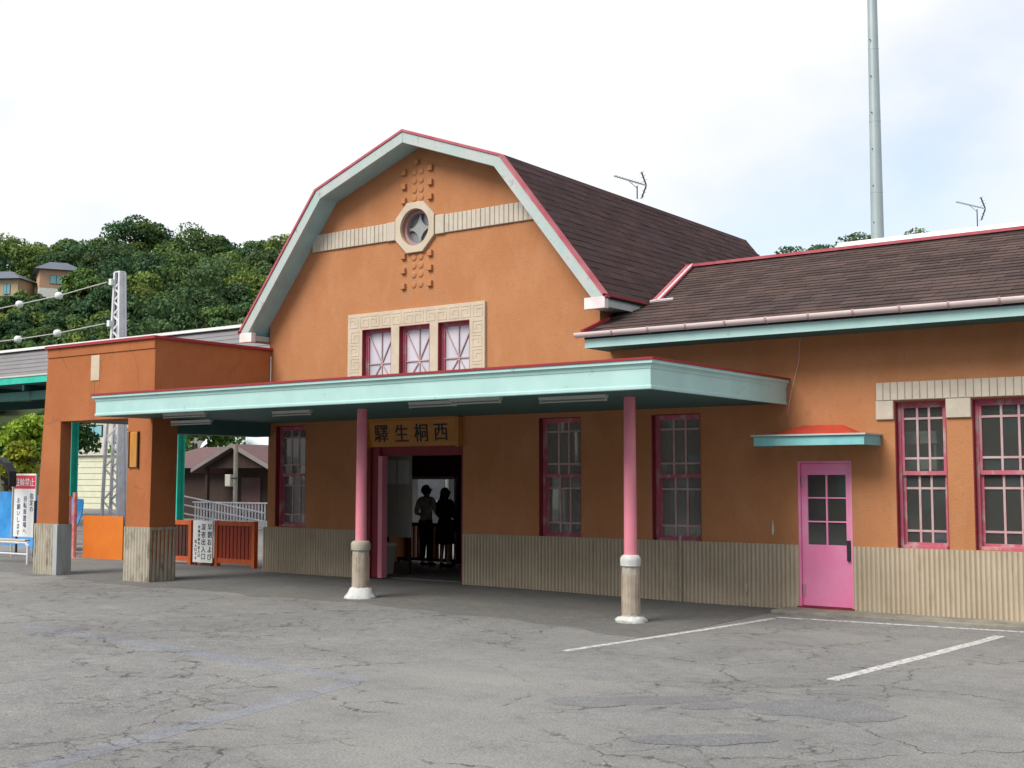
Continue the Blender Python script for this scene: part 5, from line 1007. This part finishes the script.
hut = thing('platform_hut', (-23.5, 29.5, 0), 'dull green platform hut glimpsed through the rear doorway', 'hut')
MB().box(-29, -20, 29.5, 32, 0, 2.7).build('wall', 'hut_wall', hut); hf = MB().box(-25.6, -24.1, 29.43, 29.499, 1.1, 2.3).build('window', 'white_paint', hut); MB().box(-25.5, -24.2, 29.41, 29.429, 1.2, 2.2).build('pane', 'grey_pane', hf)

# ------------------------------------------------------------------ hill, hillside houses, trees
FW = Vector((math.sin(CAM_YAW), math.cos(CAM_YAW), 0)); RT = Vector((math.cos(CAM_YAW), -math.sin(CAM_YAW), 0))   # ridge runs square to this bearing
def hill_h(d, l):
    ridge = 41.5 + 3.0 * np.exp(-((l + 72) / 16.0) ** 2) - 3.5 * np.exp(-((l + 112) / 22.0) ** 2) + 1.2 * np.sin(l * .11)
    ridge = ridge - 3.0 * sst(20, 60, l) + 6.0 * sst(70, 100, l) + 1.0 * np.exp(-((l - 62) / 12.0) ** 2)
    return ridge * np.clip((d - 118) / 122.0, 0, 1) ** 0.95 * (1 - 0.55 * sst(246, 420, d))
dl = np.arange(-420, 421, 10.0); dd = np.arange(110, 460, 8.0); Lg, Dg = np.meshgrid(dl, dd); Hg = hill_h(Dg, Lg) - 0.3
Xg = Lg * RT.x + Dg * FW.x; Yg = Lg * RT.y + Dg * FW.y; idx = np.arange(Xg.size).reshape(Xg.shape)
F = np.stack([idx[:-1, :-1], idx[:-1, 1:], idx[1:, 1:], idx[1:, :-1]], -1).reshape(-1, 4)
tag(link_mesh('hill', np_mesh('hill', np.stack([Xg, Yg, Hg], -1).reshape(-1, 3), F, material='hill_soil'), None), kind='structure')
def at(d, l): return Vector((l * RT.x + d * FW.x, l * RT.y + d * FW.y, float(hill_h(d, l))))
def crown(center, r, h, nlobe, nleaf, leaf, tone, seed, flat=.8):
    g = np.random.default_rng(seed); lob = []
    for k in range(nlobe):
        a = g.uniform(0, 6.283); q = math.sqrt(g.uniform(.05, 1)) * r * .72; zz = g.uniform(-.45, .55) * h; sh = 1 - .35 * abs(zz / h + .1); lob.append((q * sh * math.cos(a), q * sh * math.sin(a), zz, r * g.uniform(.32, .55)))
    lob.append((0, 0, h * .45, r * .5)); lob = np.array(lob); k = g.integers(0, len(lob), nleaf); dirv = g.normal(size=(nleaf, 3)); dirv /= np.linalg.norm(dirv, axis=1)[:, None]
    dirv[:, 2] = np.where(dirv[:, 2] < -.3, -dirv[:, 2], dirv[:, 2]); rad = lob[k, 3] * g.uniform(.72, 1.08, nleaf) ** 0.7
    P = lob[k, :3] + dirv * rad[:, None] * np.array([1, 1, flat]); nrm = dirv * .9 + g.normal(size=(nleaf, 3)) * .55; nrm /= np.linalg.norm(nrm, axis=1)[:, None]
    t = np.cross(nrm, g.normal(size=(nleaf, 3))); t /= np.linalg.norm(t, axis=1)[:, None]; b2 = np.cross(nrm, t); s = leaf * g.uniform(.6, 1.35, nleaf)[:, None]
    V = np.stack([P - t * s, P - b2 * s * .6, P + t * s, P + b2 * s * .6], 1).reshape(-1, 3) + np.array(center); F_ = np.arange(nleaf * 4).reshape(-1, 4)
    tl = g.uniform(.75, 1.25, len(lob))[k]; T = np.repeat(np.array(tone)[None, :] * tl[:, None], 4, 0); return V, F_, T
def limbs(m, base, ztop, r, rt, n, seed):
    q = random.Random(seed); b_ = Vector(base); tp_ = b_ + Vector((q.uniform(-.1, .1) * r, q.uniform(-.1, .1) * r, ztop)); m.tube([b_ - Vector((0, 0, .3)), b_.lerp(tp_, .5), tp_], [rt, rt * .75, rt * .35], 7)
    for i in range(n):
        a = q.uniform(0, 6.28); s_ = b_.lerp(tp_, q.uniform(.4, .85)); e = s_ + Vector((math.cos(a) * r * .6, math.sin(a) * r * .6, r * q.uniform(.2, .5))); m.tube([s_, s_.lerp(e, .5) + Vector((0, 0, .1 * r)), e], [rt * .4, rt * .28, rt * .12], 5)
def tree(name, base, r, h, label, tone, material, nleaf, leaf, seed, group=None, ztr=None):
    base = Vector(base); T_ = thing(name, base, label, 'tree', group); ztr = h * .45 if ztr is None else ztr; V, F_, C = crown((0, 0, h - r * .75), r, min(h * .5, r * 1.1), 13, nleaf, leaf, tone, seed)
    o = link_mesh('crown', np_mesh('crown', V, F_, C, material), None, T_); m = MB(); limbs(m, base, h * .75, r, .09 * r + .03, 6, seed); m.build('trunk', 'bark', T_); return T_
# hillside wood: one mass
Vs, Fs, Cs = [], [], []; k0 = 0; low = []; q = random.Random(11); tones = [(.62, .80, .85), (.85, .95, .8), (1.1, 1.15, .8), (1.45, 1.35, .8), (.75, .85, .8), (1.0, 1.0, .9), (1.9, 1.6, .9)]
spots = []
for d in np.arange(128, 208, 3.6):
    for l in np.arange(-104, -58, 3.4): low.append((d, l))
for d in np.arange(126, 300, 6.2):
    for l in np.arange(-150, 150, 6.4):
        vis = (-112 < l < -34) or (d > 215 and 40 < l < 110)
        if not vis and q.random() < .45: continue
        if d > 256 and q.random() < .5: continue
        spots.append((d + q.uniform(-2.4, 2.4), l + q.uniform(-2.6, 2.6), vis))
HOUSES = [(214, -80.0), (212, -91.0)]
for i, (d, l, vis) in enumerate(spots):
    if any(abs(l / d * hd - hl) < 6.5 and hd - 26 < d < hd + 9 for hd, hl in HOUSES):
        if d > 195: continue
    p = at(d, l); r = q.choice((2.6, 3.2, 3.8, 4.4, 4.9)) * q.uniform(.85, 1.15); small = any(abs(l / d * hd - hl) < 6.5 and d < hd for hd, hl in HOUSES)
    if small: r = min(r, 1.9)
    hgt = r * q.uniform(1.25, 1.7); V, F_, C = crown((p.x, p.y, p.z + hgt - r * .6), r, r * .95, 11, 1500 if vis else 420, .30 if vis else .6, q.choice(tones), 100 + i)
    Vs.append(V); Fs.append(F_ + k0); Cs.append(C); k0 += len(V)
for i, (d, l) in enumerate(low):      # bushes on the slope below the houses
    p = at(d + q.uniform(-1.4, 1.4), l + q.uniform(-1.4, 1.4)); r = q.uniform(1.5, 2.3) * (1 if d < 200 else .75); V, F_, C = crown((p.x, p.y, p.z + r * .45), r, r, 7, 420, .34, q.choice(tones), 900 + i)
    Vs.append(V); Fs.append(F_ + k0); Cs.append(C); k0 += len(V)
tag(link_mesh('hillside_wood', np_mesh('hillside_wood', np.concatenate(Vs), np.concatenate(Fs), np.concatenate(Cs), 'leaf_hill'), None), 'dense green wood covering the hill behind the station', kind='stuff')
# trees that stand out
for (d, l, r, h, tone, lab, sd) in ((238, -73.5, 6.0, 10.5, (.62, .82, .8), 'large dark round tree crowning the hill top left of the gable', 1), (236, -57, 5.0, 7.5, (.8, .95, .8), 'rounded dark tree on the ridge just left of the gable', 2), (205, -46, 4.6, 7.0, (1.7, 1.55, .8), 'yellow green tree on the slope close beside the gable roof', 3), (198, -69.5, 3.6, 6.6, (1.35, 1.4, .8), 'bright leafy tree beside the peach hillside house', 4), (240, -88, 4.4, 6.8, (1.3, 1.25, .8), 'pale green tree on the ridge above the hillside houses', 5), (252, 63, 4.4, 6.4, (.6, .85, 1.0), 'broad dark tree top left of the tall steel pole', 6)):
    tree('hill_tree', at(d, l), r, h, lab, tone, 'leaf_hill', 2600, .34, sd)
def hill_house(d, l, w_, dep, h_, wallm, label, yaw, wins, roofm='blue_tile', drop=2.0):
    p = at(d, l); z0 = p.z - drop; H_ = thing('hill_house', (p.x, p.y, z0), label, 'house'); ROOT[H_.name] = Vector((0, 0, 0)); ang = math.atan2(RT.y, RT.x) + yaw; H_.rotation_euler = (0, 0, ang)
    MB().box(-w_ / 2, w_ / 2, 0, dep, drop + .9, h_).build('wall', wallm, H_); MB().box(-w_ / 2 - .05, w_ / 2 + .05, -.05, dep, -1, drop + .9).build('foundation', 'white_paint', H_)
    MB().hexa([(-w_ / 2 - .9, -.9, h_ - .1), (w_ / 2 + .9, -.9, h_ - .1), (w_ / 2 + .9, dep + .9, h_ - .1), (-w_ / 2 - .9, dep + .9, h_ - .1)], [(-w_ * .22, dep * .45, h_ + 1.7), (w_ * .22, dep * .45, h_ + 1.7), (w_ * .22, dep * .55, h_ + 1.7), (-w_ * .22, dep * .55, h_ + 1.7)]).build('roof', roofm, H_)
    for x0, x1, z0_, z1_ in wins:
        f = MB().box(x0, x1, -.08, -.003, z0_, z1_).build('window', 'dark_metal', H_); n_ = max(2, round((x1 - x0) / .9)); pw = (x1 - x0) / n_
        for i in range(n_): MB().box(x0 + i * pw + .05, x0 + (i + 1) * pw - .05, -.11, -.081, z0_ + .07, z1_ - .07).build('pane', 'pane_sky', f)
hill_house(214, -79.2, 6.6, 6, 6.3, 'peach_wall', 'peach walled house with blue grey roof on the hillside', .45, ((-1.6, .5, 3.7, 5.2),))
hill_house(212, -90.2, 9.5, 6, 6.0, 'tan_wall', 'tan house with wide turquoise windows at the left edge of the hill', -.1, ((-4.2, 1.2, 3.2, 5.2), (2.2, 3.4, 3.2, 5.0)))
# near greenery at the left
for (x, y, r, h, tone, lab, sd, mt) in ((-53.6, 34.0, 1.5, 4.7, (1.0, 1.0, 1.0), 'tallest lime green shrub left of the portal pillar', 21, 'leaf_lime'), (-54.9, 34.6, 1.5, 4.5, (.85, .95, 1.0), 'tall lime green bush under the platform roof', 22, 'leaf_lime'), (-56.4, 34.4, 1.5, 4.0, (.8, 1.0, 1.0), 'mid green bush at the left edge under the platform roof', 23, 'leaf_near'), (-57.5, 38.5, 2.0, 5.6, (.45, .6, .8), 'dark green tree behind the lime bushes', 24, 'leaf_near'), (-53.2, 33.0, 1.1, 3.4, (1.1, .85, .8), 'low lime bush right beside the left portal pillar', 25, 'leaf_lime'),
        (-71.5, 55, 3.0, 6.4, (.9, 1, 1), 'green tree beside the pale beige house', 26, 'leaf_near'), (-55.5, 43, 1.7, 5.0, (.9, 1, 1), 'green tree right of the lattice mast', 27, 'leaf_near'), (-57, 47, 2.4, 5.2, (1.1, 1.1, 1), 'leafy green tree behind the brown house roof', 28, 'leaf_near'), (-45.5, 46.5, 2.0, 4.8, (1.1, 1.1, 1), 'leafy tree right of the pale arched roof', 29, 'leaf_near')):
    tree('green_tree', (x, y, 0), r, h, lab, tone, mt, 1700, .13 * max(1, r / 1.8), sd)

# ------------------------------------------------------------------ unseen street buildings added to block low sky, reflected only in the panes
for (x0, x1, y, h_, m_, lab) in ((-34, -21, -15, 9.5, 'brick_brown', 'unseen brown three storey street building added to block low sky, leftmost'), (-19.5, -8, -14, 11, 'brick_brown', 'unseen taller brown four storey street building added to block low sky'), (-7, 6, -15, 9, 'brick_brown', 'unseen low brown three storey street building added to block low sky'), (8, 24, -14, 10.5, 'brick_brown', 'unseen long brown street building added to block low sky, rightmost')):
    sb = thing('sky_block_building', ((x0 + x1) / 2, y, 0), lab, 'building', 'unseen buildings added to block low sky')
    MB().box(x0, x1, y - 9, y, 0, h_).build('wall', m_, sb); MB().box(x0 - .2, x1 + .2, y - 9.2, y + .2, h_ + .002, h_ + .3).build('roof', 'grey_roof', sb)
    for fl in range(int(h_ // 3)):
        for k in range(int((x1 - x0) // 2.6)):
            a = x0 + .8 + k * 2.6; f = MB().box(a, a + 1.5, y + .002, y + .06, .9 + fl * 3, 2.4 + fl * 3).build('window', 'dark_metal', sb)
            MB().box(a + .08, a + 1.42, y + .061, y + .07, .98 + fl * 3, 2.32 + fl * 3).build('pane', 'pane_sky', f)
